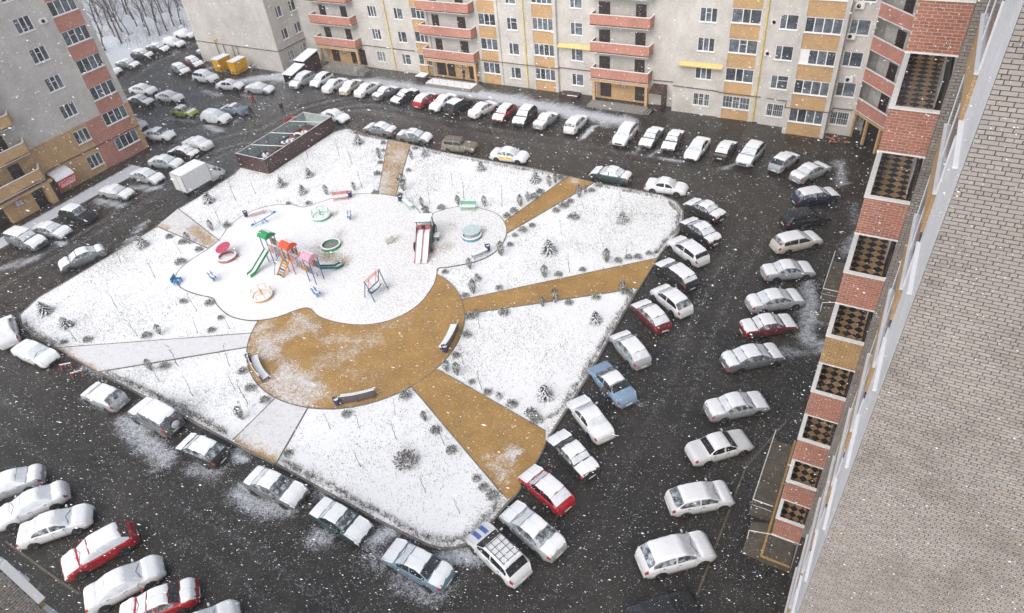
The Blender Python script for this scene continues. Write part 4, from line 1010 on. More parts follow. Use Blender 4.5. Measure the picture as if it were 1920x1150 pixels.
for i, (k, c_, s, n, t, lb) in enumerate([
  ('hatch',WHITE,'hood',(384,53),(380.6,40),'white hatchback at the wood edge, half behind the grey end wall'),
  ('sedan',WHITE,'full',(365,66),(326,58),'snowed white sedan, second from the far end of the wood row'),
  ('wagon',WHITE,'full',(343,83),(300,73),'fully snowed white estate car in the middle of the wood row'),
  ('sedan',DARK,'full',(314,93),(272,84),'dark sedan under a white snow roof, behind the snowed white estate car'),
  ('hatch',DARK,'full',(284,104),(243.5,97),'black hatchback with clear side glass in the wood row'),
  ('saloon',GREY,'full',(258,122),(212.6,114),'grey saloon under smooth snow, last whole car of the wood row'),
  ('sedan',WHITE,'full',(224,134),(180,126),'white car cut off by the corner of the brick block')]):
    car(k, c_, s, n, t, lb, g1, 'half' if c_ != WHITE else 'frost', zt=1.1)
g2 = 'cars standing near the yellow bins'
for k, c_, s, n, t, lb, sd_ in [
  ('hatch',WHITE,'full',(411,98),(390,84),'white hatchback squeezed between the grey wall and the yellow bins','half'),
  ('hatch',DARK,'full',(401.7,105),(369,97),'black car under snow parked beside the two yellow bins','half'),
  ('hatch',BURG,'full',(375,122),(343,107),'burgundy hatchback under snow in front of the yellow bins','half'),
  ('hatch',GREY,'full',(350,135),(319,119.5),'grey hatchback nose on beside the burgundy hatchback','half'),
  ('crossover',WHITE,'full',(405,149),(349,137),'white crossover with dark wheels crossways below the yellow bins','clear'),
  ('saloon',WHITE,'full',(454,161),(408,156),'white saloon with dark sills between two white cars near the people','clear'),
  ('sedan',SILVER,'full',(511,169),(457,161),'smoothly snowed sedan behind the person in red','frost')]:
    car(k, c_, s, n, t, lb, g2, sd_, zt=.95, crust=sd_ == 'frost')
g3 = 'cars standing loose beside the brick block'
for k, c_, s, n, t, lb, sd_, fr, re in [
  ('sedan',WHITE,'full',(290,171),(242,164),'white sedan tucked against the brick block above a dark sedan','half',None,None),
  ('sedan',WHITE,'full',(340,185),(287,176),'white sedan with clean flanks left of the lime green hatchback','half',None,None),
  ('saloon',DARK,'full',(284,192),(240,184),'black saloon under snow beside the loggia corner of the block','clear',None,None),
  ('boxhatch',LIME,'patchy',(366,212),(323,204),'small lime green hatchback nearly free of snow','half','halffrost',None),
  ('crossover',WHITE,'full',(429,224),(370,214),'snowed white crossover right of the lime green hatchback','frost',None,None),
  ('sedan',BLUEG,'patchy',(403,202),(460,205.5),'blue grey sedan almost clear of snow near the walking people','half','halffrost','halffrost'),
  ('sedan',WHITE,'full',(268.6,236),(228,226),'white car half hidden behind the corner of the brick block','half',None,None),
  ('sedan',WHITE,'noscreen',(324,255),(267,247),'white sedan with a bare windscreen in front of the brick block','half','halffrost',None),
  ('sedan',WHITE,'full',(328,260),(391,271),'white sedan with red tail lights between the block and the walled bins','frost',None,None),
  ('sedan',DARK,'full',(308,280),(367,288),'black sedan with red tail lights beside the ground floor loggia','clear',None,None),
  ('sedan',SILVER,'full',(339,308),(272,298),'silver sedan right behind the box truck','half',None,None),
  ('sedan',SILVER,'full',(301,337),(237,319),'silver grey sedan on the kerb left of the box truck','half',None,None),
  ('saloon',SILVER,'full',(245,365),(185,353),'snowed saloon standing alone by the red banner canopy','frost',None,None),
  ('crossover',DARK,'roof',(174,409),(110,394),'black off-roader with a bare bonnet in front of the entrance','clear','halffrost',None),
  ('sedan',SILVER,'full',(126,437),(58,424),'silver hatchbacked sedan between the black off-roader and a grey van','half',None,None),
  ('suv',GREY,'full',(78,459),(2.5,437),'tall grey off-roader under snow at the left edge of the picture','half',None,None),
  ('sedan',GREY,'full',(107,502),(197,462),'grey sedan parked alone along the island kerb by the slush heap','half',None,None)]:
    car(k, c_, s, n, t, lb, g3, sd_, fr, re, zt=.9, crust=sd_ == 'frost')
g4 = 'cars along the lower kerb of the island'
for k, c_, s, n, t, lb, sd_, fr, re in [
  ('crossover',WHITE,'full',(2,584),(17,645),'white car cut by the left picture edge at the island tip','half',None,None),
  ('sedan',WHITE,'full',(98,676),(18,643),'thickly snowed white sedan at the left tip of the island','frost',None,None),
  ('hatch',SILVER,'norear',(149,724),(227,757),'silver hatchback with a bare rear window behind the red parking barriers','frost',None,'halffrost'),
  ('suv',GREY,'norear',(246,756),(328,802),'large grey off-roader with a spare wheel on its rear door','half',None,'halffrost'),
  ('hatch',DARK,'norear',(328,822),(417,860),'dark hatchback with red tail lamps at the lower left path','half',None,'halffrost'),
  ('sedan',GREY,'noscreen',(566,935),(447,883),'metallic grey sedan with an icy uncovered windscreen at the lower kerb','half','halffrost',None),
  ('saloon',GREEN,'full',(687,1004),(586,946),'dark teal saloon with half melted snow at the lower kerb','clear','halffrost',None),
  ('sedan',BLUEG,'norear',(724,1027),(842,1090),'pale blue grey sedan with dark rear window at the lowest kerb','clear',None,'carglass')]:
    r = car(k, c_, s, n, t, lb, g4, sd_, fr, re, crust=sd_ == 'frost')
    if 'spare' in lb:
        ty, rm = CARM['suv']['wheel']; w = link('spare_wheel', ty, r, (-2.40, -.1, 1.02), math.pi/2); link('spare_wheel_snow', MB().lathe([(.0,.0),(.30,.02),(.33,.0)], n=18, caps=False).mesh('spare_wheel_snow', M['frost'], True), w)
        w.children[0].rotation_euler = (-math.pi/2, 0, 0); w.children[0].location = (0, .11, 0)
        MB().box(-.1, .35, -.36, -.28, 1.86, 1.90).build('roof_hatch', M['frost'], r)
g5 = 'row of cars slanting along the lower left'
for k, c_, s, n, t, lb, sd_ in [
  ('sedan',SILVER,'full',(-31,926),(62,894),'silver sedan cut by the left edge, top of the slanting row','frost'),
  ('sedan',WHITE,'full',(-8,978),(124,918),'second car of the slanting row, long and white with a wiper line','frost'),
  ('sedan',WHITE,'full',(173.5,962),(25,1012),'whole white sedan above the red van in the slanting row','half'),
  ('crossover',REDC,'norear',(117,1072),(253,996),'red crossover with bare red flanks in the slanting row','frost'),
  ('sedan',WHITE,'full',(308,1056),(156,1132),'white sedan with rounded snow below the red crossover','frost'),
  ('sedan',REDC,'norear',(225,1160),(365,1108),'red sedan with a snowy side window cut by the lower picture edge','half'),
  ('sedan',WHITE,'full',(447,1146),(300,1215),'white bonnet peeping in at the lower picture edge','half')]:
    car(k, c_, s, n, t, lb, g5, sd_, None, 'carglass' if s == 'norear' else None, crust=sd_ == 'frost')
g6 = 'cars nosed against the right side of the island'
for k, c_, s, n, t, lb, sd_, fr, re in [
  ('crossover',WHITE,'roof',(890,994),(979,1082),'white crossover with blue bonnet stripes and a roof rack','clear','carglass','carglass'),
  ('sedan',SILVER,'norear',(948,950),(1050,1038),'silver sedan between the striped crossover and a red hatchback','half',None,'halffrost'),
  ('boxhatch',REDC,'full',(985,882),(1063,950),'bright red hatchback dusted with snow at the end of the paved path','clear',None,'frost'),
  ('saloon',DARK,'noscreen',(1036,811),(1111,892),'black saloon with white roof at the tip of the lower path','half','carglass',None),
  ('saloon',WHITE,'full',(1075,744),(1138,824),'plain white saloon between the black saloon and the light blue sedan','clear',None,None),
  ('sedan',LBLUE,'roof',(1116,684),(1178,753),'light blue sedan being cleared of snow, dark rear window','clear','halffrost','carglass'),
  ('hatch',SILVER,'full',(1156,625),(1207,684),'silver hatchback above the light blue sedan','half',None,'frost'),
  ('boxhatch',BURG,'full',(1194,565),(1247,618),'burgundy red hatchback with a white snow top','half',None,'frost'),
  ('hatch',WHITE,'norear',(1225,534),(1288,587),'white hatchback with a dirty bumper at the end of the middle path','clear',None,'halffrost'),
  ('wagon',DARK,'noscreen',(1241,493),(1294,534),'black estate car with tall red tail lamps','clear','halffrost','frost'),
  ('wagon',WHITE,'norear',(1263,450),(1316,489),'white estate car above the black estate car','clear',None,'carglass'),
  ('sedan',DARK,'full',(1285,414),(1340,453),'dark fastback sedan at the rounded corner of the island','half',None,None),
  ('saloon',DARK,'full',(1288,377),(1354,409),'black boxy saloon highest at the rounded island corner','half',None,None)]:
    r = car(k, c_, s, n, t, lb, g6, sd_, fr, re)
    if 'light blue sedan being' in lb:
        c_ = CAR_T['sedan']; q = c_.S(c_.rr-.05, 9.6)
        MB().lathe([(0,.03),(.09,.02)], (q.x, q.y, q.z), 12, False).build('rear_sticker', M['yellow'], r)
    if 'stripes' in lb:
        c_ = CAR_T['crossover']
        for y0 in (-.42, .12):
            st = MB(); ts = lin(c_.cowl+.03, .455, 8)
            st.add([(t*c_.L, y, c_.zs(t)+.012-.02*abs(y)) for t in ts for y in (y0, y0+.30)], [(2*i, 2*i+2, 2*i+3, 2*i+1) for i in range(8)]); st.build('blue_stripe', mat('stripe_blue', (.07,.13,.36), .4, .1), r)
        rk = MB(); zt_ = c_.H+.14
        for y in (-.6, .6): rk.tube((-.33*c_.L, y, zt_), (.10*c_.L, y, zt_), .022, .022, 6)
        rk.build('roof_rail', M['black'], r)
        for i in range(5): MB().tube((-.31*c_.L+i*.38, -.62, zt_+.03), (-.31*c_.L+i*.38, .62, zt_+.03), .02, .02, 6).build('rack_bar', M['black'], r)
        for y in (-.25, .25): MB().tube((-.33*c_.L, y, zt_+.05), (.08*c_.L, y, zt_+.05), .016, .016, 6).build('rack_bar', M['black'], r)
g7 = 'cars along the upper kerb of the island'
for k, c_, s, n, t, lb, sd_, fr, re in [
  ('saloon',WHITE,'full',(1289,356),(1203,341),'white saloon with dirty sills broadside at the upper island corner','clear',None,None),
  ('sedan',GREEN,'full',(1101,320),(1182,333),'dark green sedan with frosted side windows at the end of the upper path','frost',None,None),
  ('sedan',WHITE,'full',(990,296),(912,284),'white taxi with yellow door lettering at the upper kerb','half',None,None),
  ('jeep',(.17,.15,.115),'none',(893,277),(824,269),'dull beige estate jeep without any snow at the upper kerb','clear',None,None),
  ('sedan',GREY,'full',(808,260),(740,250),'dark flanked sedan at the upper end of the top path, nose to the jeep','half',None,None),
  ('sedan',GREY,'full',(675,237),(739,245),'grey sedan tail to tail before the top path','half',None,None),
  ('saloon',WHITE,'full',(650,224),(594,207),'white car beside the end of the brown bin enclosure','half',None,None)]:
    r = car(k, c_, s, n, t, lb, g7, sd_, fr, re, zt=.8)
    if 'taxi' in lb:
        c_ = CAR_T['sedan']; ym = mat('taxi_yellow', (.75,.42,.02), .5, .1)
        for sd2 in (1, -1):
            for t0, t1 in ((-.02,.13),(-.21,-.05)):
                q = MB(); c_.patch(q, lin(t0, t1, 4), lambda t: (3.3, 4.6), .014, sd2, 3); q.build('door_lettering', ym, r)
    if 'jeep' in lb:
        c_ = CAR_T['jeep']; q = MB()
        for y in (-.55, .55): q.tube((-.42*c_.L, y, 1.72), (.06*c_.L, y, 1.72), .022, .022, 5)
        q.build('roof_rail', M['black'], r)
g8 = 'row of cars before the far apartment block'
for k, c_, s, n, t, lb, sd_, fr, re in [
  ('crossover',SILVER,'full',(548,163),(589,136),'silver crossover, first of the row before the far block','half',None,None),
  ('hatch',WHITE,'full',(585.5,161),(619.6,136),'white hatchback, second of the row before the far block','clear',None,None),
  ('sedan',WHITE,'full',(647,149),(611,170),'white sedan, third of the far row, its tail to the yard','half',None,None),
  ('sedan',(.42,.38,.31),'full',(675,151),(643.5,174),'beige sedan, fourth of the far row','half',None,None),
  ('sedan',WHITE,'full',(710,156),(670,179),'white sedan, fifth of the far row, before the yellow drainpipe','half',None,None),
  ('saloon',GREY,'full',(746,163),(703,184),'grey saloon, sixth of the far row, dark flank','half',None,None),
  ('saloon',DARK,'full',(736,192),(781,166),'dark saloon, seventh of the far row, nose to the yard','clear',None,None),
  ('hatch',REDC,'norear',(815,176.5),(781,198),'red hatchback with red rear before the second entrance','half',None,'frost'),
  ('sedan',WHITE,'full',(811,204),(851,176),'white sedan between the red hatchback and the black off-roader','half',None,None),
  ('crossover',DARK,'roof',(888,184),(838,212),'black off-roader with only its roof snowed in the far row','clear',None,None),
  ('sedan',WHITE,'full',(931,192),(883,217),'white sedan right of the black off-roader in the far row','half',None,None),
  ('hatch',REDC,'full',(931,224.5),(964,192),'red hatchback nose to the yard in the far row','clear',None,None),
  ('crossover',DARK,'full',(970,233),(1004,194),'black and white crossover right of the nose-on red hatchback','clear',None,None),
  ('saloon',SILVER,'full',(1046,208),(1008,238),'silver saloon with pink tail lamps near the gap of the far row','half',None,None),
  ('wagon',WHITE,'norear',(1094,218),(1067.5,245),'white estate car with bare rear window beside the empty bay','half',None,'halffrost'),
  ('crossover',WHITE,'full',(1159,269),(1195,223),'large white crossover with chrome grille right of the empty bay','half',None,None),
  ('saloon',GREY,'full',(1208,273),(1238,235),'dark flanked saloon with wiper marks right of the large white crossover','half',None,None),
  ('saloon',DARK,'full',(1251,279.5),(1275,240),'dark saloon, twin of its neighbour, left of a big white sedan','half',None,None),
  ('sedan',WHITE,'full',(1294,296),(1329.5,247),'big white sedan nose to the yard before the barred windows','clear',None,None),
  ('boxhatch',DARK,'full',(1375,261),(1349,295),'boxy dark hatchback with a sloping snowed rear','half',None,'frost'),
  ('crossover',SILVER,'full',(1392,307),(1431,261),'silver crossover, nose on, near the far right corner','clear',None,None),
  ('hatch',SILVER,'norear',(1494,286),(1451,317),'silver hatchback with dark rear window near the far right corner','half',None,'carglass'),
  ('sedan',SILVER,'full',(1551,309.5),(1489,336),'silver sedan turning the far right corner of the row','half',None,None)]:
    car(k, c_, s, n, t, lb, g8, sd_, fr, re, zt=.62 if n[1] < t[1] else .95)
g9 = 'column of cars at the right side of the yard'
for k, c_, s, n, t, lb, sd_, fr, re in [
  ('wagon',NAVY,'norear',(1569,362),(1491,375),'dark blue estate car at the top of the right column','half',None,'halffrost'),
  ('wagon',DARK,'none',(1554,401),(1468,416),'black car without any snow in the right column','clear',None,None),
  ('wagon',(.50,.47,.41),'norear',(1543,442.5),(1451,463),'pale beige estate car with dirty flanks in the right column','clear',None,'halffrost'),
  ('saloon',SILVER,'full',(1526,503),(1430,512),'boxy silver saloon, fourth of the right column','half',None,None),
  ('sedan',SILVER,'full',(1504,556),(1404,571),'pale green silver sedan, fifth of the right column','half',None,None),
  ('saloon',BURG,'full',(1491,603),(1391,618),'burgundy saloon under snow in the right column','half',None,None),
  ('sedan',GREY,'full',(1466,659),(1357,681),'grey sedan below the burgundy saloon','half',None,None),
  ('saloon',SILVER,'full',(1438,750),(1325.5,772),'silver saloon above the white saloon with bare windows','half',None,None),
  ('saloon',WHITE,'roof',(1408,820),(1290.5,855),'white saloon with clear dark front and rear windows','clear','carglass','carglass'),
  ('hatch',WHITE,'norear',(1372,923),(1253,945),'white hatchback with red rear lamps, last but one of the right column','half',None,'halffrost'),
  ('crossover',WHITE,'norear',(1335,1021),(1199,1058),'white crossover at the lower end of the right column','half',None,'halffrost'),
  ('hatch',DARK,'none',(1298,1136),(1195,1166),'black car showing only its roof at the lower picture edge','clear',None,None)]:
    car(k, c_, s, n, t, lb, g9, sd_, fr, re)
# ---------------------------------------------------------------- box truck
T = thing('box_truck', 'white box truck with a snowy roof parked by the island', 'truck', (-68.95, 43.55, 0), 1.50)
bx = MB().box(-2.75, .75, -1.05, 1.05, .85, 2.95).build('cargo_box', mat('cargo_white', (.56,.57,.58), .6, .06), T)
MB().box(-2.73, .73, -1.03, 1.03, 2.952, 3.0).build('snow_cover', M['snow'], bx)
for x in (-2.75, .75):
    q = MB()
    for y in (-1.06, 1.06): q.box(x-.03, x+.03, y-.02, y+.02, .85, 2.96)
    q.box(x-.03, x+.03, -1.06, 1.06, .82, .88); q.box(x-.03, x+.03, -1.06, 1.06, 2.92, 2.965); q.build('box_frame', M['steel'], bx)
for y in (-.02, ): MB().box(-2.775, -2.752, y-.01, y+.01, .9, 2.9).build('door_gap', M['black'], bx)
cab = MB(); sect = [(.82,.45,1.75,.9),(.95,.4,2.02,.92),(1.45,.4,2.05,.92),(1.75,.4,1.95,.92),(2.25,.4,1.32,.90),(2.72,.42,1.08,.84),(2.85,.5,.85,.72)]
vs = []
for x, z0, z1, w in sect: vs += [(x,-w,z0),(x,-w,(z0+z1)*.55),(x,-w*.86,z1-.04),(x,-w*.6,z1),(x,w*.6,z1),(x,w*.86,z1-.04),(x,w,(z0+z1)*.55),(x,w,z0)]
fs = [(i*8+k, i*8+(k+1) % 8, (i+1)*8+(k+1) % 8, (i+1)*8+k) for i in range(6) for k in range(8)]+[tuple(range(8))[::-1], tuple(range(48, 56))]
cab.add(vs, fs); cb = cab.build('cab', M['paint'], T, True, color=WHITE)
MB().quad((1.80,-.74,1.92),(2.22,-.74,1.38),(2.22,.74,1.38),(1.80,.74,1.92)).build('windshield', M['frost'], T)
for sy in (1, -1):
    q = MB(); q.quad((1.1,sy*.90,1.35),(1.95,sy*.905,1.32),(1.72,sy*.84,1.82),(1.1,sy*.83,1.88)); q.build('side_window', M['halffrost'], T)
    MB().box(1.95, 2.1, min(sy*.95, sy*1.2), max(sy*.95, sy*1.2), 1.35, 1.6).build('mirror', M['black'], T)
    q = MB(); q.box(2.72, 2.84, min(sy*.5, sy*.75), max(sy*.5, sy*.75), .72, .9); q.build('headlight', M['chrome'], T)
    for x in (1.95, -1.75): wl_ = link('wheel', CARM['suv']['wheel'][0], T, (x, sy*.82, .35)); link('rim', CARM['suv']['wheel'][1], wl_)
MB().add([(1.0,-.8,2.06),(1.0,.8,2.06),(1.75,.8,1.98),(1.75,-.8,1.98),(2.68,.75,1.12),(2.25,.78,1.345),(2.25,-.78,1.345),(2.68,-.75,1.12)], [(3,2,1,0),(7,4,5,6)]).build('snow_cover', M['snow'], cb)
MB().box(-2.7, 1.6, -.4, .4, .45, .82).build('chassis', M['black'], T)
# ================================================================ playground, benches, bins, people and other small things
_tm = {}
def tm(c, rough=.5):
    k = (c, rough)
    if k not in _tm: _tm[k] = mat('paint_%02x%02x%02x' % tuple(int(255*x) for x in c), c, rough, .12, 6)
    return _tm[k]
cGREEN=(.02,.25,.09); cTEAL=(.012,.13,.13); cORANGE=(.70,.085,.03); cAMBER=(.62,.27,.02); cPINK=(.62,.30,.40); cBLUE=(.012,.19,.44); cNAVY=(.02,.06,.20); cRED=(.48,.03,.05); cSALM=(.52,.13,.11); cMINT=(.10,.42,.22); cROSE=(.45,.06,.13)
GZ = .19
def at(px, py, z=GZ): p = gp(px, py, z); return (p.x, p.y, z)
# -- big play tower with three roofs
A0 = Vector((-49.5, 35.3)); A1 = Vector((-43.4, 34.42)); ax = (A1-A0).normalized()
T = thing('play_tower', 'colourful climbing tower with green, orange and pink roofs and two slides', 'play tower', (A0.x, A0.y, GZ), math.atan2(ax.y, ax.x))
for cx, pz, rh, rc, pc in ((0, 1.55, 3.05, cGREEN, cNAVY), (3.15, 1.55, 2.95, cORANGE, cRED), (6.15, 1.15, 2.75, cPINK, cNAVY)):
    h = .47
    for sx in (-h, h):
        for sy in (-h, h): MB().tube((cx+sx, sy, 0), (cx+sx, sy, rh), .045, .045, 8).build('post', tm(pc), T)
    MB().box(cx-h+.05, cx+h-.05, -h+.05, h-.05, pz-.06, pz).build('platform', tm((.30,.25,.18)), T)
    MB().box(cx-h+.06, cx+h-.06, -h+.06, h-.06, pz+.001, pz+.035).build('platform_snow', M['snow'], T)
    rf = MB(); n = 8                                            # barrel roof: half bright, half under snow
    prof_ = [(-.62+1.24*i/n, rh+.42*math.sin(math.pi*i/n)**.8) for i in range(n+1)]
    for (y0, z0), (y1, z1) in zip(prof_[:4], prof_[1:5]): rf.quad((cx-.62,y0,z0),(cx+.62,y0,z0),(cx+.62,y1,z1),(cx-.62,y1,z1))
    r = rf.build('roof', tm(rc), T)
    rf = MB()
    for (y0, z0), (y1, z1) in zip(prof_[4:-1], prof_[5:]): rf.quad((cx-.62,y0,z0),(cx+.62,y0,z0),(cx+.62,y1,z1),(cx-.62,y1,z1))
    rf.build('roof_snow', M['snow'], r)
    for sx in (-.62, .62):
        q = MB(); q.add([(cx+sx, y, z) for y, z in prof_]+[(cx+sx, .62, rh-.12), (cx+sx, -.62, rh-.12)], [tuple(range(n+3))]); q.build('gable', tm(rc), r)
    for k in range(6):
        c_ = [cAMBER, cTEAL, cRED, cGREEN, cBLUE, cPINK][(k+int(cx)) % 6]; x = cx-h+.09+k*.155
        MB().box(x, x+.10, h-.02, h+.02, pz+.04, pz+.85).build('picket', tm(c_), T)
        if cx > 3: MB().box(x, x+.10, -h-.02, -h+.02, pz+.04, pz+.8).build('picket', tm(c_), T)
for x0, x1, z0, z1 in ((.5,2.66,1.5,1.5),(3.65,5.66,1.45,1.12)):
    MB().add([(x0,-.38,z0),(x1,-.38,z1),(x1,.38,z1),(x0,.38,z0),(x0,-.38,z0+.05),(x1,-.38,z1+.05),(x1,.38,z1+.05),(x0,.38,z0+.05)], [(3,2,1,0),(4,5,6,7),(0,1,5,4),(2,3,7,6)]).build('bridge', M['snow'], T)
    for s_ in (-.4, .4):
        MB().tube((x0,s_,z0+.85),(x1,s_,z1+.85),.025,.025,6).build('bridge_rail', tm(cNAVY), T)
        for k in range(9):
            t = (k+.5)/9; x = x0+(x1-x0)*t; z = z0+(z1-z0)*t; MB().box(x-.06, x+.06, s_-.015, s_+.015, z-.12, z+.75).build('picket', tm([cAMBER, cSALM, cPINK, cBLUE, cGREEN, cORANGE, cTEAL][k % 7]), T)
def slide(p, q, mid, wdt, col):
    s_ = link('slide', None, T); pts = [Vector(p), Vector(p)+(Vector(mid)-Vector(p))*.15, Vector(mid), Vector(q)]
    d = (Vector(q)-Vector(p)); d.z = 0; d.normalize(); nrm = Vector((-d.y, d.x, 0))*(wdt/2)
    bed = MB(); bed.add([tuple(v+o) for v in pts for o in (nrm, -nrm)], [(2*i, 2*i+1, 2*i+3, 2*i+2) for i in range(3)]); bed.build('chute', M['snow'], s_)
    for sg in (1, -1):
        w = MB()
        for a, b in zip(pts[:-1], pts[1:]):
            a2, b2 = a+nrm*sg, b+nrm*sg; w.add([tuple(a2-Vector((0,0,.1))), tuple(b2-Vector((0,0,.1))), tuple(b2+Vector((0,0,.2))), tuple(a2+Vector((0,0,.2))), tuple(a2-Vector((0,0,.1))+nrm*.1*sg), tuple(b2-Vector((0,0,.1))+nrm*.1*sg), tuple(b2+Vector((0,0,.2))+nrm*.1*sg), tuple(a2+Vector((0,0,.2))+nrm*.1*sg)], [(0,1,2,3),(7,6,5,4),(3,2,6,7)])
        w.build('side_wall', tm(col), s_)
slide((0,-.5,1.55), (-.1,-3.1,.12), (-.1,-2.5,.22), .55, cGREEN); slide((6.15,.5,1.15), (6.5,2.9,.12), (6.45,2.2,.2), .5, cTEAL)
rp = MB()
for s_ in (-.45, .45): MB().bar((3.15+s_*.9-.3,-.5,1.45),(3.15+s_*.9-.6,-1.5,.05),.06,.16).build('climbing_frame', tm(cAMBER), T)
for k in range(6):
    t = (k+.5)/6; y = -.5-1.0*t; z = 1.45-1.4*t; MB().box(2.45-.3*t, 3.28-.3*t, y-.07, y+.07, z-.02, z+.04).build('rung', tm([cGREEN, cAMBER, (.3,.4,.5), cNAVY, (.35,.3,.25), cTEAL][k]), T)
MB().path([(2.2,-.5,2.0),(1.9,-1.2,1.1),(1.85,-1.6,.0)], .025, 6).build('grab_rail', tm(cNAVY), T)
# -- sandboxes with round lids
def sandbox(px, py, r, wallc, label, lid=None, fill='sand'):
    o = thing('round_sandbox', label, 'sandbox', at(px, py), 0, 'round sandboxes')
    MB().lathe([(r,0),(r,.30),(r-.16,.30),(r-.16,.05)], n=28, caps=False).build('ring', tm(wallc), o, True)
    MB().lathe([(r+.01,.302),(r-.015,.34),(r-.14,.34),(r-.17,.302)], n=28, caps=False).build('ring_snow', M['snow'], o, True)
    MB().lathe([(0,.09),(r-.17,.07)], n=24, caps=False).build('fill', M['snow'] if fill == 'snow' else mat('dark_sand', (.20,.19,.19), .9, .3, 20), o)
    if lid:
        c_, dx, dy, tilt, *rl = lid; rl = rl[0] if rl else r*.92; q = MB().lathe([(0,0),(rl,0),(rl,.04),(0,.05)], n=28, caps=False).build('lid', tm(c_, .6), o); q.location = (dx, dy, .34+r*.45*abs(math.sin(tilt[0])+.001)+(.5 if rl < .8 else 0))
        if rl < .8: MB().tube((dx,dy,0),(dx,dy,.95),.03,.03,6).build('lid_post', tm(c_), o); q.rotation_euler = tilt
    return o
sandbox(427, 484, .95, (.30,.10,.08), 'round sandbox with its pink lid tipped open', (cROSE, -.55, .30, (.22, -.10, .0), .78), 'snow')
sandbox(621, 462, 1.0, cGREEN, 'open round sandbox with a green rim, dark inside')
sandbox(885, 444, 1.0, (.10,.22,.28), 'round sandbox with a pale blue lid standing on it', ((.45,.56,.58), -.10, .18, (.65, .12, 0)), 'snow')
# -- roundabouts
def roundabout(px, py, c_, label):
    o = thing('roundabout', label, 'roundabout', at(px, py), .3, 'roundabouts')
    MB().lathe([(.05,.02),(.95,.10),(.98,.28),(.80,.30),(.78,.18),(.05,.16)], n=26, caps=False).build('platform', tm(c_), o, True)
    MB().lathe([(0,.30),(.5,.29),(.76,.25)], n=26, caps=False).build('snow', M['snow'], o, True); MB().lathe([(.80,.302),(.84,.34),(.95,.34),(.985,.285)], n=26, caps=False).build('seat_snow', M['snow'], o, True)
    MB().tube((0,0,0),(0,0,1.0),.05,.05,8).build('axle', tm(c_), o)
    for a in range(4):
        t = a*math.pi/2; c0, s0 = math.cos(t), math.sin(t); MB().path([(.9*c0,.9*s0,.28),(.92*c0,.92*s0,.85),(.92*math.cos(t+.8),.92*math.sin(t+.8),.85),(.9*math.cos(t+.8),.9*math.sin(t+.8),.28)], .02, 6).build('hand_rail', tm(c_), o)
        MB().tube((0,0,.62),(.45*c0,.45*s0,.62),.02,.02,6).build('spoke', tm(c_), o)
roundabout(493, 557, (.62,.33,.08), 'orange roundabout on the snowy playground'); roundabout(603, 408, (.10,.40,.20), 'green roundabout on the snowy playground')
# -- seesaw, spring riders, swing
a, b = Vector(at(471,428)), Vector(at(523,408)); c = (a+b)/2; d = (b-a)
o = thing('seesaw', 'long blue seesaw beside the red bench', 'seesaw', tuple(c), math.atan2(d.y, d.x)); hl_ = 1.45
MB().bar((-hl_,0,.22),(hl_,0,.78),.09,.09).build('beam', tm(cBLUE), o); MB().bar((-hl_+.05,0,.275),(hl_-.05,0,.835),.07,.02).build('beam_snow', M['snow'], o)
for s_ in (-1, 1):
    x = s_*(hl_-.2); z = .5+x*.193; MB().box(x-.16, x+.16, -.14, .14, z+.06, z+.10).build('seat', tm(cBLUE), o); MB().path([(x-s_*.3,-.16,z+.05),(x-s_*.3,-.16,z+.38),(x-s_*.3,.16,z+.38),(x-s_*.3,.16,z+.05)], .018, 5).build('handle', tm(cNAVY), o)
for s_ in (-.16, .16): MB().path([(-.3,s_,0),(0,s_,.48),(.3,s_,0)], .03, 6).build('support', tm(cBLUE), o)
def rider(px, py, rz, label):
    o = thing('spring_rider', label, 'spring rider', at(px, py), rz, 'blue spring riders')
    sp = MB(); pts = [(.10*math.cos(i*.9), .10*math.sin(i*.9), .02+i*.014) for i in range(28)]; sp.path(pts, .016, 5); sp.build('spring', M['black'], o)
    for s_ in (-.15, .15):
        sil = [(-.52,.48),(-.42,.72),(-.15,.62),(.10,.60),(.30,.86),(.52,.92),(.60,.74),(.44,.66),(.40,.46),(.18,.36),(-.20,.36)]
        q = MB(); q.add([(x, s_-.015, z) for x, z in sil]+[(x, s_+.015, z) for x, z in sil], [tuple(range(11)), tuple(range(21, 10, -1))]+[(i, (i+1) % 11, 11+(i+1) % 11, 11+i) for i in range(11)]); q.build('side_panel', tm(cBLUE), o)
    MB().box(-.34, -.02, -.14, .14, .56, .60).build('seat', tm(cBLUE), o); MB().box(-.32, -.04, -.12, .12, .601, .63).build('seat_snow', M['snow'], o); MB().tube((.22,-.28,.80),(.22,.28,.80),.02,.02,6).build('handle', tm(cNAVY), o); MB().tube((.1,-.26,.42),(.1,.26,.42),.02,.02,6).build('foot_rest', tm(cNAVY), o)
    return o
rider(657, 412, 2.2, 'blue spring rider alone right of the green roundabout'); rider(402, 527, 2.9, 'blue spring rider on untouched snow near the blue seat'); rider(596, 557, 2.9, 'blue spring rider below the climbing tower')
P1, P2, P3, P4 = (Vector(at(*p)) for p in ((684,557),(703,567),(728,543),(709,532)))
o = thing('swing', 'swing with a red top frame, blue legs and a boat seat', 'swing', tuple((P1+P2+P3+P4)/4)); org = (P1+P2+P3+P4)/4
t1 = (P1+P2)/2-org+Vector((0,0,1.95)); t2 = (P3+P4)/2-org+Vector((0,0,1.95))
for p, t in ((P1,t1),(P2,t1),(P3,t2),(P4,t2)): MB().tube(tuple(p-org), tuple(t), .045, .045, 8).build('leg', tm((.03,.12,.24)), o)
for k in (-.10, .10): MB().tube(tuple(t1+Vector((k,k,0))), tuple(t2+Vector((k,k,0))), .035, .035, 8).build('top_bar', tm(cORANGE), o)
u = (t2-t1).normalized(); n_ = Vector((-u.y, u.x, 0)); bc = Vector((.05, -.1, .42))
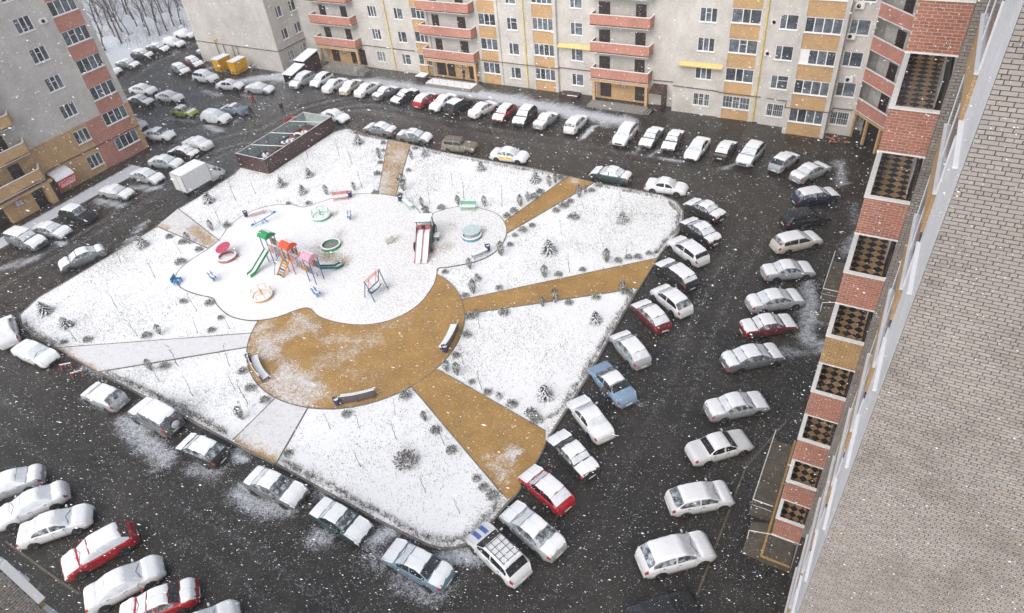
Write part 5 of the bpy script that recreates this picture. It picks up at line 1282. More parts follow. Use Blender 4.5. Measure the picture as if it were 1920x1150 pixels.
bt = MB(); sect = [(-.85,.05,.5),(-.7,.26,.30),(0,.32,.25),(.7,.26,.30),(.85,.05,.5)]; vs = []
for s_, w, z in sect: vs += [bc+u*s_+n_*w+Vector((0,0,z+.1)), bc+u*s_+n_*w*.6+Vector((0,0,z-.2)), bc+u*s_-n_*w*.6+Vector((0,0,z-.2)), bc+u*s_-n_*w+Vector((0,0,z+.1))]
bt.add(vs, [(4*i+k, 4*i+4+k, 4*i+5+k, 4*i+1+k) for i in range(4) for k in range(3)]); bt.build('boat_seat', tm(cTEAL), o)
q = MB(); q.add([bc+u*s_+n_*w*.85+Vector((0,0,z)) for s_, w, z in sect]+[bc+u*s_-n_*w*.85+Vector((0,0,z)) for s_, w, z in sect], [(i, i+1, 6+i, 5+i) for i in range(4)]); q.build('seat_snow', M['snow'], o)
for s_ in (-.5, .5):
    for k in (-.25, .25): MB().tube(tuple((t1+t2)/2+u*s_*1.1), tuple(bc+u*s_+n_*k+Vector((0,0,.36))), .02, .02, 6).build('hanger', tm(cRED), o)
# -- wooden tractor with twin slides
b0 = Vector(at(789,496)); b1 = Vector(at(806,430)); d = (b1-b0); d.z = 0; ln = 6.3; d.normalize()
o = thing('tractor_slide', 'green toy tractor with two broad snowy slides', 'slide', tuple(b0), math.atan2(d.y, d.x))
for y0, y1 in ((-.62,-.03),(.03,.62)):
    ch = link('slide', None, o); pts = [(0,.12),(.5,.16),(3.1,1.35),(3.7,1.40)]
    q = MB(); q.add([(x, y, z) for x, z in pts for y in (y0, y1)], [(2*i, 2*i+2, 2*i+3, 2*i+1) for i in range(3)]); q.build('chute', M['snow'], ch)
    for y in (y0, y1):
        q = MB()
        for (xa, za), (xb, zb) in zip(pts[:-1], pts[1:]): q.bar((xa,y,za+.06),(xb,y,zb+.06),.035,.16)
        q.build('side_wall', tm((.50,.22,.26)), ch)
for s_ in (-1, 1):
    sil = [(1.7,.1),(1.9,.65),(3.6,1.75),(4.0,1.75),(4.3,1.3),(5.3,1.3),(5.4,.3),(5.0,.1)]
    q = MB(); y = s_*.72; q.add([(x, y-.02, z) for x, z in sil]+[(x, y+.02, z) for x, z in sil], [tuple(range(8)), tuple(range(15, 7, -1))]+[(i, (i+1) % 8, 8+(i+1) % 8, 8+i) for i in range(8)]); q.build('side_panel', tm((.014,.085,.06)), o)
    for x, r, c_ in ((2.2,.48,(.40,.22,.03)),(4.7,.62,(.40,.22,.03))):
        w = MB(); n = 20; yy = s_*.78; w.add([(x+r*math.cos(6.2832*i/n), yy, r+r*math.sin(6.2832*i/n)) for i in range(n)]+[(x+r*math.cos(6.2832*i/n), yy+s_*.10, r+r*math.sin(6.2832*i/n)) for i in range(n)], [tuple(range(n)), tuple(range(2*n-1, n-1, -1))]+[(i, (i+1) % n, n+(i+1) % n, n+i) for i in range(n)]); ww = w.build('wheel', M['black'], o)
        h = MB(); h.add([(x+r*.62*math.cos(6.2832*i/n), yy+s_*.104, r+r*.62*math.sin(6.2832*i/n)) for i in range(n)], [tuple(range(n))]); h.build('hub', tm(c_), ww)
    for x in (3.85, 5.0): MB().bar((x,s_*.68,1.3),(x+.05,s_*.66,2.25),.08).build('cab_post', tm((.02,.10,.07)), o)
MB().box(3.7, 5.15, -.78, .78, 2.25, 2.31).build('cab_roof', tm((.02,.10,.07)), o); MB().box(3.72, 5.13, -.76, .76, 2.312, 2.37).build('roof_snow', M['snow'], o)
MB().box(3.72, 3.76, -.66, .66, 1.45, 1.95).build('cab_front', tm((.36,.10,.09)), o); MB().box(3.70, 3.718, -.15, .22, 1.5, 1.92).build('cab_opening', M['black'], o)
MB().box(3.6, 5.2, -.68, .68, 1.32, 1.38).build('platform', M['snow'], o); MB().box(3.5, 4.3, -1.35, -.80, .62, .68).build('mudguard', M['snow'], o); MB().box(3.8, 4.0, -1.2, -1.1, .0, .62).build('mudguard_post', M['black'], o)
for y in (-.25, .1): MB().bar((5.15,y,0),(4.95,y,1.32),.06).build('ladder_rail', tm(cRED), o)
p = at(730,457); o = thing('rocking_animal', 'small weathered white play animal on the sand', 'toy', p, .8)
MB().add([(-.3,-.14,.25),(.3,-.14,.25),(.3,.14,.25),(-.3,.14,.25),(-.26,-.12,.55),(.34,-.10,.62),(.34,.10,.62),(-.26,.12,.55)], [(3,2,1,0),(4,5,6,7),(0,1,5,4),(1,2,6,5),(2,3,7,6),(3,0,4,7)]).build('body', tm((.45,.44,.40)), o)
MB().add([(.25,-.08,.5),(.55,-.07,.62),(.55,.07,.62),(.25,.08,.5),(.25,-.08,.8),(.5,-.06,.82),(.5,.06,.82),(.25,.08,.8)], [(3,2,1,0),(4,5,6,7),(0,1,5,4),(1,2,6,5),(2,3,7,6),(3,0,4,7)]).build('head', tm((.45,.44,.40)), o)
for x in (-.2, .2):
    for y in (-.1, .1): MB().box(x-.04, x+.04, y-.04, y+.04, 0, .26).build('leg', tm((.40,.38,.34)), o)
# -- benches and bins
def bench(p, q, col, label, facing=1, back=True, cover='strip'):
    a, b = Vector(at(*p)), Vector(at(*q)); d = b-a; L_ = max(1.5, d.length); c = (a+b)/2
    o = thing('bench', label, 'bench', tuple(c), math.atan2(d.y, d.x), 'coloured playground benches'); h = L_/2; f = facing
    for k in range(4):
        y = f*(-.2+k*.12); s_ = MB().box(-h, h, y-.05, y+.05, .42, .46).build('seat_slat', tm(col), o)
    MB().box(-h+.02, h-.02, f*-.22 if f > 0 else f*.22-.0, f*.18 if f > 0 else .22, .461, .50).build('seat_snow', M['snow'], o) if f > 0 else MB().box(-h+.02, h-.02, -.20, .24, .461, .50).build('seat_snow', M['snow'], o)
    if back:
        for k in range(3): MB().box(-h, h, min(f*.24, f*.28), max(f*.24, f*.28), .55+k*.13, .64+k*.13).build('back_slat', tm(col), o)
    for x in (-h+.1, h-.1):
        MB().bar((x,f*-.2,0),(x,f*-.2,.42),.05).build('leg', tm(col), o); MB().bar((x,f*.24,0),(x,f*.28,.95 if back else .42),.05).build('leg', tm(col), o)
bench((625,377),(655,373),cSALM,'red slatted bench beside a bin at the upper playground edge'); bench((471,407),(497,399),cSALM,'thin red bench by the upper left playground edge',1,False)
bench((757,380),(773,394),cMINT,'pale green bench seen end on below the top path',-1,False); bench((864,394),(893,394),cMINT,'pale green bench between two thujas at the side circle'); bench((886,486),(914,474),(.12,.25,.42),'blue bench at the lower edge of the side circle',-1,False)
o = thing('blue_seat', 'bright blue play seat with a high back by the left playground edge', 'seat', at(335,531), .5, None, .85)
MB().box(-.30,.30,-.55,.55,.38,.44).build('seat', tm(cBLUE), o); MB().box(-.42,-.36,-.55,.55,.42,1.0).build('backrest', tm(cBLUE), o)
for x in (-.25,.25):
    for y in (-.4,.4): MB().box(x-.03,x+.03,y-.03,y+.03,0,.38).build('leg', tm(cNAVY), o)
def curved_bench(a0, a1, label):
    o = thing('curved_bench', label, 'bench', (PLAZA_C[0], PLAZA_C[1], .185), 0, 'curved white benches on the plaza'); R0, R1 = 8.25, 8.8; n = 16
    for k in range(n):
        t0, t1 = a0+(a1-a0)*(k+.06)/n, a0+(a1-a0)*(k+.94)/n
        q = MB(); q.prism([(R0*math.cos(t0),R0*math.sin(t0)),(R1*math.cos(t0),R1*math.sin(t0)),(R1*math.cos(t1),R1*math.sin(t1)),(R0*math.cos(t1),R0*math.sin(t1))], .40, .47, True, True); q.build('seat_plank', M['snow'], o)
    q = MB(); m = 20
    for r in (8.86, 8.92): pass
    for k in range(m):
        t0, t1 = a0+(a1-a0)*k/m, a0+(a1-a0)*(k+1)/m; q.add([(8.88*math.cos(t0),8.88*math.sin(t0),.1),(8.88*math.cos(t1),8.88*math.sin(t1),.1),(8.95*math.cos(t1),8.95*math.sin(t1),.9),(8.95*math.cos(t0),8.95*math.sin(t0),.9)], [(0,1,2,3)])
    q.build('backrest', tm((.11,.095,.10)), o)
    q = MB(); q.path([(8.95*math.cos(a0+(a1-a0)*k/m), 8.95*math.sin(a0+(a1-a0)*k/m), .92) for k in range(m+1)], .03, 5); q.build('back_rail', M['whitemetal'], o)
    for t in (a0+.02, (a0+a1)/2, a1-.02): MB().bar((8.3*math.cos(t),8.3*math.sin(t),0),(8.3*math.cos(t),8.3*math.sin(t),.4),.07).build('leg', tm((.08,.07,.07)), o); MB().bar((8.86*math.cos(t),8.86*math.sin(t),0),(8.92*math.cos(t),8.92*math.sin(t),.9),.07).build('leg', tm((.08,.07,.07)), o)
def pang(px, py): p = gp(px, py, .4); return math.atan2(p.y-PLAZA_C[1], p.x-PLAZA_C[0])
curved_bench(pang(474,672), pang(500,712), 'curved white bench at the left rim of the plaza'); curved_bench(pang(638,752), pang(704,740), 'curved white bench at the lower rim of the plaza'); curved_bench(pang(835,658), pang(857,612), 'curved white bench at the right rim of the plaza')
for px, py, lb in ((463,408,'navy bin at the left end of the thin red bench'),(658,371,'navy bin at the right end of the red slatted bench'),(752,379,'navy bin at the upper end of the end-on green bench'),(916,472,'navy bin beside the blue bench'),(470,679,'navy bin above the left curved bench'),(634,761,'navy bin left of the lower curved bench'),(836,662,'navy bin below the right curved bench')):
    o = thing('litter_bin', lb, 'bin', at(px, py), 0, 'navy litter bins')
    MB().lathe([(.17,.15),(.24,.75)], n=12, caps=False).build('bucket', M['blueurn'], o, True); MB().lathe([(.25,.70),(.25,.76),(.20,.76),(.18,.6)], n=12, caps=False).build('rim', M['blueurn'], o); MB().lathe([(0,.70),(.2,.69)], n=12, caps=False).build('snow_fill', M['snow'], o)
    MB().bar((-.3,0,0),(-.3,0,.8),.05).bar((-.3,0,.775),(.0,0,.775),.04).build('stand', M['black'], o)
# -- red and white parking barriers
for p, q, lb in (((117,693),(136,689),'upper left red and white folding parking barrier'),((137,709),(157,703),'lower right red and white folding parking barrier')):
    a, b = Vector(at(*p, 0)), Vector(at(*q, 0)); d = b-a
    o = thing('parking_barrier', lb, 'barrier', (a.x, a.y, 0), math.atan2(d.y, d.x), 'folding parking barriers'); L_ = max(.9, d.length)
    for k in range(6): MB().bar((L_*k/6,0,.5),(L_*(k+1)/6,0,.5),.07).build('bar_section', tm((.62,.62,.6)) if k % 2 else tm(cORANGE), o)
    for x in (.05, L_-.05): MB().path([(x,-.22,0),(x,0,.5),(x,.22,0)], .03, 6).build('leg', tm((.40,.06,.04)), o)
    MB().box(0, L_, -.03, .03, .54, .565).build('snow_cover', M['snow'], o)
# -- brown enclosure for the waste containers
E_ = thing('bin_enclosure', 'brown sheet metal enclosure with grey plastic rear panels around waste containers', 'enclosure', (-63.15, 48.5, 0))
LY, WX, HE = 12.1, -4.9, 2.0
MB().box(-.05, .0, 0, LY, .0, HE).build('side_wall', M['brownmetal'], E_); MB().box(WX, -.055, 0, .05, 0, HE).build('side_wall', M['brownmetal'], E_)
MB().box(-.06, .01, 0, LY, HE+.002, HE+.03).build('snow_cap', M['snow'], E_); MB().box(WX, -.065, -.005, .06, HE+.002, HE+.03).build('snow_cap', M['snow'], E_)
for k in range(8):
    y = .05+k*1.5; MB().box(-.10, -.052, y, y+.06, 0, HE).build('post', M['steel'], E_)
for k in range(7):
    y = .1+k*1.7; MB().box(WX, WX+.03, y+.03, y+1.64, .25, HE-.15).build('rear_panel', M['polyc'], E_); MB().box(WX-.03, WX+.06, y-.035, y+.028, 0, HE-.1).build('post', M['steel'], E_)
MB().box(WX-.01, WX+.05, .1, 12.0, HE-.145, HE-.09).build('rail', M['whitemetal'], E_)
for k in range(3): MB().box(WX+.05+k*1.6, WX+1.6+k*1.6, LY-.03, LY, .2, HE-.1).build('rear_panel', M['polyc'], E_)
MB().box(WX, -.06, LY-.04, LY+.01, HE-.095, HE-.05).build('rail', M['whitemetal'], E_)
for y in (2.6, 6.0, 9.4): MB().bar((WX+.05,y,HE-.15),(-.1,y+1.2,HE-.15),.07).build('brace', M['whitemetal'], E_)
def container(y, c_, label, full=True):
    o = thing('waste_container', label, 'container', (-65.3, 48.5+y, 0), 0, 'waste containers in the enclosure')
    q = MB(); w0, w1, l0, l1 = .62, .78, .85, 1.05
    q.add([(-w0,-l0,.1),(w0,-l0,.1),(w0,l0,.1),(-w0,l0,.1),(-w1,-l1,1.25),(w1,-l1,1.25),(w1,l1,1.25),(-w1,l1,1.25)], [(3,2,1,0),(0,1,5,4),(1,2,6,5),(2,3,7,6),(3,0,4,7)]); b = q.build('body', tm(c_), o)
    MB().box(-w1-.05, w1+.05, -l1-.06, -l1+.02, 1.15, 1.27).box(-w1-.05, w1+.05, l1-.02, l1+.06, 1.15, 1.27).build('rim', M['rubble'], o)
    if full:
        n = 0
        for _ in range(16):
            x, yy, r = random.uniform(-.5,.5), random.uniform(-.8,.8), random.uniform(.14,.26); g = MB(); bm = bmesh.new(); bmesh.ops.create_icosphere(bm, subdivisions=1, radius=r)
            for v in bm.verts: v.co = v.co*random.uniform(.75,1.2)+Vector((x,yy,1.15))
            me = bpy.data.meshes.new('rubbish_bag'); bm.to_mesh(me); bm.free(); me.materials.append(M['litter']); link('rubbish_bag', me, o, color=random.choice([(.7,.72,.75),(.75,.76,.8),(.6,.6,.62),(.05,.05,.06),(.1,.2,.3),(.4,.3,.22)]))
    return o
container(2.0, (.10,.09,.09), 'waste container heaped with white bags at the near end of the enclosure'); container(6.0, (.02,.10,.24), 'blue waste container with a rusty rim in the enclosure'); container(8.2, (.20,.06,.04), 'rust red waste container filled with snow in the enclosure')
o = thing('red_container', 'red open box showing above the grey panels of the enclosure', 'container', (-69.3, 59.4, 0), .2)
MB().add([(-.55,-.8,.1),(.55,-.8,.1),(.55,.8,.1),(-.55,.8,.1),(-.65,-.95,1.2),(.65,-.95,1.2),(.65,.95,1.2),(-.65,.95,1.2)], [(3,2,1,0),(0,1,5,4),(1,2,6,5),(2,3,7,6),(3,0,4,7)]).build('body', tm((.48,.06,.05)), o); MB().box(-.68,.68,-.98,-.9,1.14,1.22).box(-.68,.68,.9,.98,1.14,1.22).box(-.68,-.6,-.895,.895,1.14,1.22).box(.6,.68,-.895,.895,1.14,1.22).build('rim', tm((.55,.10,.08)), o)
# -- two yellow bins behind a railing by the end wall
for x0, lb in ((-96.4,'left one of the two yellow containers by the grey end wall'),(-92.9,'right one of the two yellow containers, behind the railing corner')):
    o = thing('yellow_container', lb, 'container', (x0, 70.7, 0), 0, 'yellow containers')
    MB().add([(.05,.05,.35),(1.4,.05,.35),(1.4,2.5,.35),(.05,2.5,.35),(0,0,2.2),(1.5,0,2.2),(1.5,2.55,2.2),(0,2.55,2.2)], [(3,2,1,0),(4,5,6,7),(0,1,5,4),(1,2,6,5),(2,3,7,6),(3,0,4,7)]).build('body', M['yellow'], o)
    for y in (.5, 1.25, 2.0): MB().box(1.46, 1.52, y-.03, y+.03, .4, 2.15).build('rib', M['yellow'], o)
    MB().box(-.04, 1.54, -.05, 2.6, 2.203, 2.26).build('lid', M['yellow'], o); MB().box(-.02, 1.52, -.02, 2.57, 2.262, 2.34).build('snow_cover', M['snow'], o)
    for x in (.15, 1.25):
        for y in (.2, 2.2): MB().box(x, x+.1, y, y+.1, 0, .35).build('leg', M['black'], o)
o = thing('railing', 'thin dark railing around the yellow containers', 'railing', (0, 0, 0))
rp_ = [(-99.2,70.9),(-93.5,70.2),(-90.6,69.9),(-90.8,74.2)]
for z in (.55, 1.05): MB().path([(x, y, z) for x, y in rp_], .03, 6).build('rail', M['gas'], o)
for (xa, ya), (xb, yb) in zip(rp_[:-1], rp_[1:]):
    for k in range(4): MB().tube((xa+(xb-xa)*k/4, ya+(yb-ya)*k/4, 0), (xa+(xb-xa)*k/4, ya+(yb-ya)*k/4, 1.08), .03, .03, 6).build('post', M['gas'], o)
o = thing('gas_cabinet_pipes', 'dark gas pipe risers with a yellow sign on the grey end wall', 'pipes', (-98.5, 74.2, 0))
for x in (0, 1.6, 3.6, 4.6): MB().tube((x,.0,.1),(x,.0,3.3),.06,.06,6).build('riser', M['gas'], o)
MB().box(-.7, .5, -.06, -.02, 3.9, 4.25).build('sign_panel', M['awn'], o); MB().tube((0,-.03,3.3),(0,-.03,3.95),.03,.03,6).build('sign_post', M['gas'], o)
# -- covered cellar stairs, porches and steps before the far block
o = thing('cellar_entrance', 'dark brown cellar stair housing with snowy sloping roofs by the end wall', 'entrance', (-81.9, 71.2, 0))
for y0, y1, z0, z1 in ((0,3.0,1.3,1.9),(3.02,6.4,2.3,2.9)):
    MB().box(0, .08, y0, y1, 0, z0).build('wall', M['brownmetal'], o); MB().box(1.75, 1.83, y0, y1, 0, z0).build('wall', M['brownmetal'], o); MB().box(.082, 1.748, y1-.08, y1, 0, z1).build('wall', M['brownmetal'], o)
    MB().add([(-.1,y0-.1,z0),(1.95,y0-.1,z0),(1.95,y1+.05,z1-.05),(-.1,y1+.05,z1-.05),(-.1,y0-.1,z0+.1),(1.95,y0-.1,z0+.1),(1.95,y1+.05,z1+.05),(-.1,y1+.05,z1+.05)], [(3,2,1,0),(4,5,6,7),(0,1,5,4),(1,2,6,5),(2,3,7,6),(3,0,4,7)]).build('roof_snow', M['snow'], o)
def front_porch(x0, x1, y0, y1, h, label, snowy=False, rail=True):
    o = thing('entrance_porch', label, 'porch', (0, 0, 0), 0, 'entrance porches of the far block')
    MB().box(x0, x1, y0, y1, 0, h).build('slab', M['concrete'], o)
    if snowy: MB().box(x0+.05, x1-.05, y0+.05, y1-.4, h+.002, h+.03).build('snow', M['snow'], o)
    for k in range(3): MB().box(x1+.003+.3*k, x1+.3*(k+1), y0+.2, y1-.2, 0, h-.13*(k+1)).build('step', M['concrete'], o)
    if rail:
        MB().path([(x0+.05,y1-.2,h+.9),(x0+.05,y0+.05,h+.9),(x1-.1,y0+.05,h+.9)], .03, 6).build('handrail', M['steel'], o)
        n = int((x1-x0)/1.1)
        for k in range(n+1): MB().tube((x0+.05+(x1-x0-.15)*k/n,y0+.05,h),(x0+.05+(x1-x0-.15)*k/n,y0+.05,h+.9),.02,.02,5).build('rail_post', M['steel'], o)
front_porch(-78.6, -72.0, 76.6, 78.7, .85, 'high concrete porch of the first entrance with a snowy rim'); front_porch(-59.6, -52.0, 76.4, 78.7, .5, 'snowy porch with railing at the second entrance', True); front_porch(-34.9, -27.3, 77.0, 78.7, .3, 'low wet porch at the third entrance', False, False)
o = thing('snowy_box', 'low box with a snowy lid beside the second entrance', 'box', (-62.0, 77.6, 0)); MB().box(0,1.4,0,1.3,0,.75).build('body', M['brownmetal'], o); MB().box(-.05,1.45,-.05,1.35,.752,.86).build('snow_cover', M['snow'], o)
o = thing('side_canopy', 'brown sheet canopy over cellar steps right of the third entrance', 'canopy', (-27.2, 78.1, 0)); MB().add([(0,2.0,2.75),(1.75,2.0,2.75),(1.75,0,2.35),(0,0,2.35),(0,2.0,2.82),(1.75,2.0,2.82),(1.75,0,2.42),(0,0,2.42)], [(3,2,1,0),(4,5,6,7),(0,1,5,4),(1,2,6,5),(2,3,7,6),(3,0,4,7)]).build('roof', M['brownmetal'], o); MB().box(1.70,1.75,.02,2.0,0,2.35).build('wall', M['brownmetal'], o); MB().box(.1,1.69,.4,1.95,0,.12).build('step', M['brownmetal'], o)
o = thing('low_hatch', 'low brown cellar hatch with a white edge at the far wall', 'hatch', (-39.6, 78.6, 0)); MB().box(0,2.6,0,1.4,0,.45).build('cover', M['brownmetal'], o); MB().box(1.2,2.65,-.05,.12,.452,.5).build('edge', M['whitemetal'], o)
o = thing('brick_heap', 'heap of old red bricks below the barred corner window', 'rubble', (-4.9, 77.3, 0))
for k in range(42): bm = MB(); a = random.uniform(0,3.1); r = abs(random.gauss(0,.7)); x, y = random.uniform(-1.3,1.3), random.uniform(-.7,.7); z = max(.05,.4-.25*(x*x+y*y)+random.uniform(-.1,.05)); bm.bar((x-.12*math.cos(a),y-.12*math.sin(a),z),(x+.12*math.cos(a),y+.12*math.sin(a),z+random.uniform(-.05,.05)),.13,.09); bm.build('brick', M['redbrick'] if k % 3 else M['brownmetal'], o)
# -- people
def person(px, py, rz, jacket, trousers, label, lean=0.0, stride=.30, arms='down', z=0.0, hair=(.03,.02,.015), sc=1.0):
    p = gp(px, py, z); o = thing('person', label, 'person', (p.x, p.y, z), rz, None, sc)
    J = {}; lf = Vector((lean, 0, 0))
    J['pel'] = (Vector((0,0,.95)), .15, None); J['waist'] = (Vector((.02,0,1.12))+lf*.3, .145, 'pel'); J['chest'] = (Vector((.02,0,1.34))+lf*.7, .165, 'waist'); J['neck'] = (Vector((.03,0,1.52))+lf, .065, 'chest'); J['head'] = (Vector((.05,0,1.62))+lf*1.1, .095, 'neck'); J['crown'] = (Vector((.04,0,1.74))+lf*1.15, .085, 'head'); J['nose'] = (Vector((.145,0,1.635))+lf*1.12, .018, 'head')
    for s_, nm in ((1,'l'),(-1,'r')):
        st = stride*s_
        J['hip'+nm] = (Vector((0,.10*s_,.88)), .105, 'pel'); J['knee'+nm] = (Vector((st*.55+.05,.11*s_,.49)), .068, 'hip'+nm); J['ank'+nm] = (Vector((st*.9-.02,.11*s_,.09)), .048, 'knee'+nm); J['toe'+nm] = (Vector((st*.9+.17,.13*s_,.05)), .042, 'ank'+nm)
        sh = Vector((.02,.20*s_,1.42))+lf*.85; J['sho'+nm] = (sh, .072, 'chest')
        if arms == 'reach': el, ha = sh+Vector((.22,.03*s_,-.14)), sh+Vector((.48,-.02*s_,-.05))
        elif arms == 'pocket': el, ha = sh+Vector((-.06,.07*s_,-.28)), sh+Vector((.10,-.03*s_,-.44))
        else: el, ha = sh+Vector((-.10*s_*(1 if stride else 0),.06*s_,-.28)), sh+Vector((-.02-.16*s_*(1 if stride else 0),.07*s_,-.52))
        J['elb'+nm] = (el, .056, 'sho'+nm); J['wri'+nm] = (ha, .036, 'elb'+nm); dr = (ha-el).normalized(); J['palm'+nm] = (ha+dr*.07, .032, 'wri'+nm)
        for k in range(4): J['f%d%s' % (k, nm)] = (ha+dr*(.13+.012*(k in (1, 2)))+Vector((.012, (k-1.5)*.021, -.006)), .010, 'palm'+nm)
        J['th'+nm] = (ha+dr*.08+Vector((.045, .0, .012)), .011, 'palm'+nm)
    ks = list(J); me = bpy.data.meshes.new('body'); me.from_pydata([tuple(J[k][0]) for k in ks], [(ks.index(k), ks.index(J[k][2])) for k in ks if J[k][2]], [])
    ob = bpy.data.objects.new('body', me); COL.objects.link(ob); ob.modifiers.new('skin', 'SKIN'); ss = ob.modifiers.new('sub', 'SUBSURF'); ss.levels = ss.render_levels = 1
    sv = me.skin_vertices[0].data
    for i, k in enumerate(ks): sv[i].radius = (J[k][1], J[k][1]); sv[i].use_root = (k == 'pel')
    bpy.context.view_layer.update(); m2 = bpy.data.meshes.new_from_object(ob.evaluated_get(bpy.context.evaluated_depsgraph_get())); bpy.data.objects.remove(ob)
    m2.materials.clear(); [m2.materials.append(q) for q in (tm(jacket,.9), tm(trousers,.9), M['skin'], M['black'], tm(hair,.9))]
    hands = [J['palml'][0], J['palmr'][0]]
    for f in m2.polygons:
        c_ = f.center; z_ = c_.z-lean*0
        f.material_index = 3 if z_ < .12 else 1 if z_ < .92 else 0 if z_ < 1.53 else 2
        if z_ > 1.56 and (c_.x < .06+lean*1.1 or z_ > 1.70): f.material_index = 4
        if any((c_-h).length < .11 for h in hands): f.material_index = 2
        f.use_smooth = True
    link('body', m2, o); return o
person(449,185,2.6,(.015,.02,.035),(.02,.022,.03),'person in dark coat walking beside the white saloon near the yellow containers'); person(478,198,2.9,(.42,.02,.03),(.05,.05,.055),'person in a bright red jacket crossing the yard',0,.26)
person(531,213,-.5,(.02,.024,.04),(.02,.025,.05),'person in dark clothes striding toward the far row',0,.36); person(476,222,3.0,(.018,.02,.025),(.02,.02,.024),'person in black bending at the boot of the blue grey sedan',.30,.34,'reach')
person(871,151,-1.6,(.02,.02,.022),(.02,.02,.022),'person in black standing at the door of the second entrance',0,0.0,'pocket',.5)
person(1132,756,1.2,(.05,.045,.05),(.02,.05,.09),'person with reddish sleeves clearing snow off the light blue sedan',.18,.1,'reach')
# ================================================================ plants
rs = random.Random(11)
def spruce_mesh(seed, h=1.0):
    r = random.Random(seed); nd = MB(); sn = MB(); n = 9
    for k in range(n):
        z = .06+.80*k/n; rad = .50*(1-k/n)**.85+.04; m = 11-int(k*.7)
        for i in range(m):
            a = 6.2832*(i+r.random()*.7)/m+k*.5; L_ = rad*r.uniform(.75,1.15); w = .075*(1-.5*k/n); d = Vector((math.cos(a), math.sin(a), 0)); t = Vector((-d.y, d.x, 0)); base = Vector((0,0,z)); dr = -.10*L_-.02
            p0, p1 = base+d*L_*.10, base+d*L_+Vector((0,0,dr))
            for q in range(5):
                u0 = .15+q*.17; c0 = p0.lerp(p1, u0); sp = w*(1.25-u0)*1.5
                for s_ in (1, -1):
                    e = c0+t*s_*sp*r.uniform(.8,1.3)+d*.05+Vector((0,0,r.uniform(-.03,.01))); nd.add([c0-d*.02, c0+d*.045, e], [(0,1,2)])
            nd.add([p0+t*.012, p0-t*.012, p1], [(0,1,2)])
            if r.random() < .9:
                c0 = p0.lerp(p1, .62)+Vector((0,0,.02)); c1 = p0.lerp(p1, 1.02)+Vector((0,0,.012)); sn.add([c0+t*w*.8, c1, c0-t*w*.8, p0.lerp(p1,.25)+Vector((0,0,.03))], [(0,1,2),(0,2,3)])
    nd.add([(.02,0,.8),(-.02,.015,.8),(0,-.02,.8),(0,0,1.02)], [(0,1,3),(1,2,3),(2,0,3)])
    tr = MB().tube((0,0,-.05),(0,0,.9),.022,.006,6)
    return nd.mesh('crown', M['needle']), sn.mesh('crown_snow', M['snow']), tr.mesh('trunk', M['twig'])
def thuja_mesh(seed):
    r = random.Random(seed); nd = MB(); sn = MB()
    for k in range(620):
        u = r.random(); z = .04+.94*u; rad = .24*math.sin(math.pi*min(1, .12+.88*(1-u)))**.7*(1 if u < .75 else (1-u)/.25*.8+.2); a = r.uniform(0,6.2832); rr = rad*r.uniform(.55,1.08)
        c = Vector((rr*math.cos(a), rr*math.sin(a), z)); up = Vector((r.uniform(-.02,.02), r.uniform(-.02,.02), r.uniform(.05,.11))); t = Vector((-math.sin(a), math.cos(a), 0))*r.uniform(.012,.03)
        (sn if r.random() < .34 else nd).add([c-t, c+t, c+up+Vector((math.cos(a),math.sin(a),0))*.02], [(0,1,2)])
    tr = MB().tube((0,0,-.03),(0,0,.8),.025,.008,5)
    return nd.mesh('crown', M['thuja']), sn.mesh('crown_snow', M['snow']), tr.mesh('trunk', M['twig'])
def ball_mesh(seed, dry=False):
    r = random.Random(seed); nd = MB(); sn = MB()
    for k in range(460):
        a = r.uniform(0,6.2832); el = math.asin(r.uniform(-.15,1)); rr = .5*r.uniform(.35,1.08); n = Vector((math.cos(a)*math.cos(el), math.sin(a)*math.cos(el), math.sin(el)*.85)); c = n*rr+Vector((0,0,.12))
        t = n.orthogonal().normalized(); t.rotate(Matrix.Rotation(r.uniform(0,6.28),3,n)); t *= r.uniform(.03,.06)
        (sn if n.z > .05 and r.random() < .36 else nd).add([c-t, c+t, c+n*r.uniform(.04,.12)+Vector((0,0,.03))], [(0,1,2)])
    tr = MB()
    for k in range(5): a = k*1.26; tr.tube((0,0,-.05),(.25*math.cos(a),.25*math.sin(a),.35),.018,.006,4)
    return nd.mesh('crown', M['dryleaf'] if dry else M['thuja']), sn.mesh('crown_snow', M['snow']), tr.mesh('trunk', M['twig'])
def plant(name, cat, meshes, px, py, size, label, group, tilt=0):
    p = gp(px, py, .12); s = size*rs.uniform(.88,1.14)
    o = thing(name, label, cat, (p.x, p.y, .12), rs.uniform(0,6.28), group, (s*rs.uniform(.92,1.08), s*rs.uniform(.92,1.08), s))
    for nm, me in zip(('crown','snow','trunk'), meshes): link(nm, me, o, kind='stuff' if nm == 'snow' else None)
    return o
SPR = [spruce_mesh(i) for i in (1,2,3,4)]; THU = [thuja_mesh(i) for i in (5,6,7)]; BAL = [ball_mesh(i) for i in (8,9,10)]; DRYB = [ball_mesh(11, True), ball_mesh(12, True)]
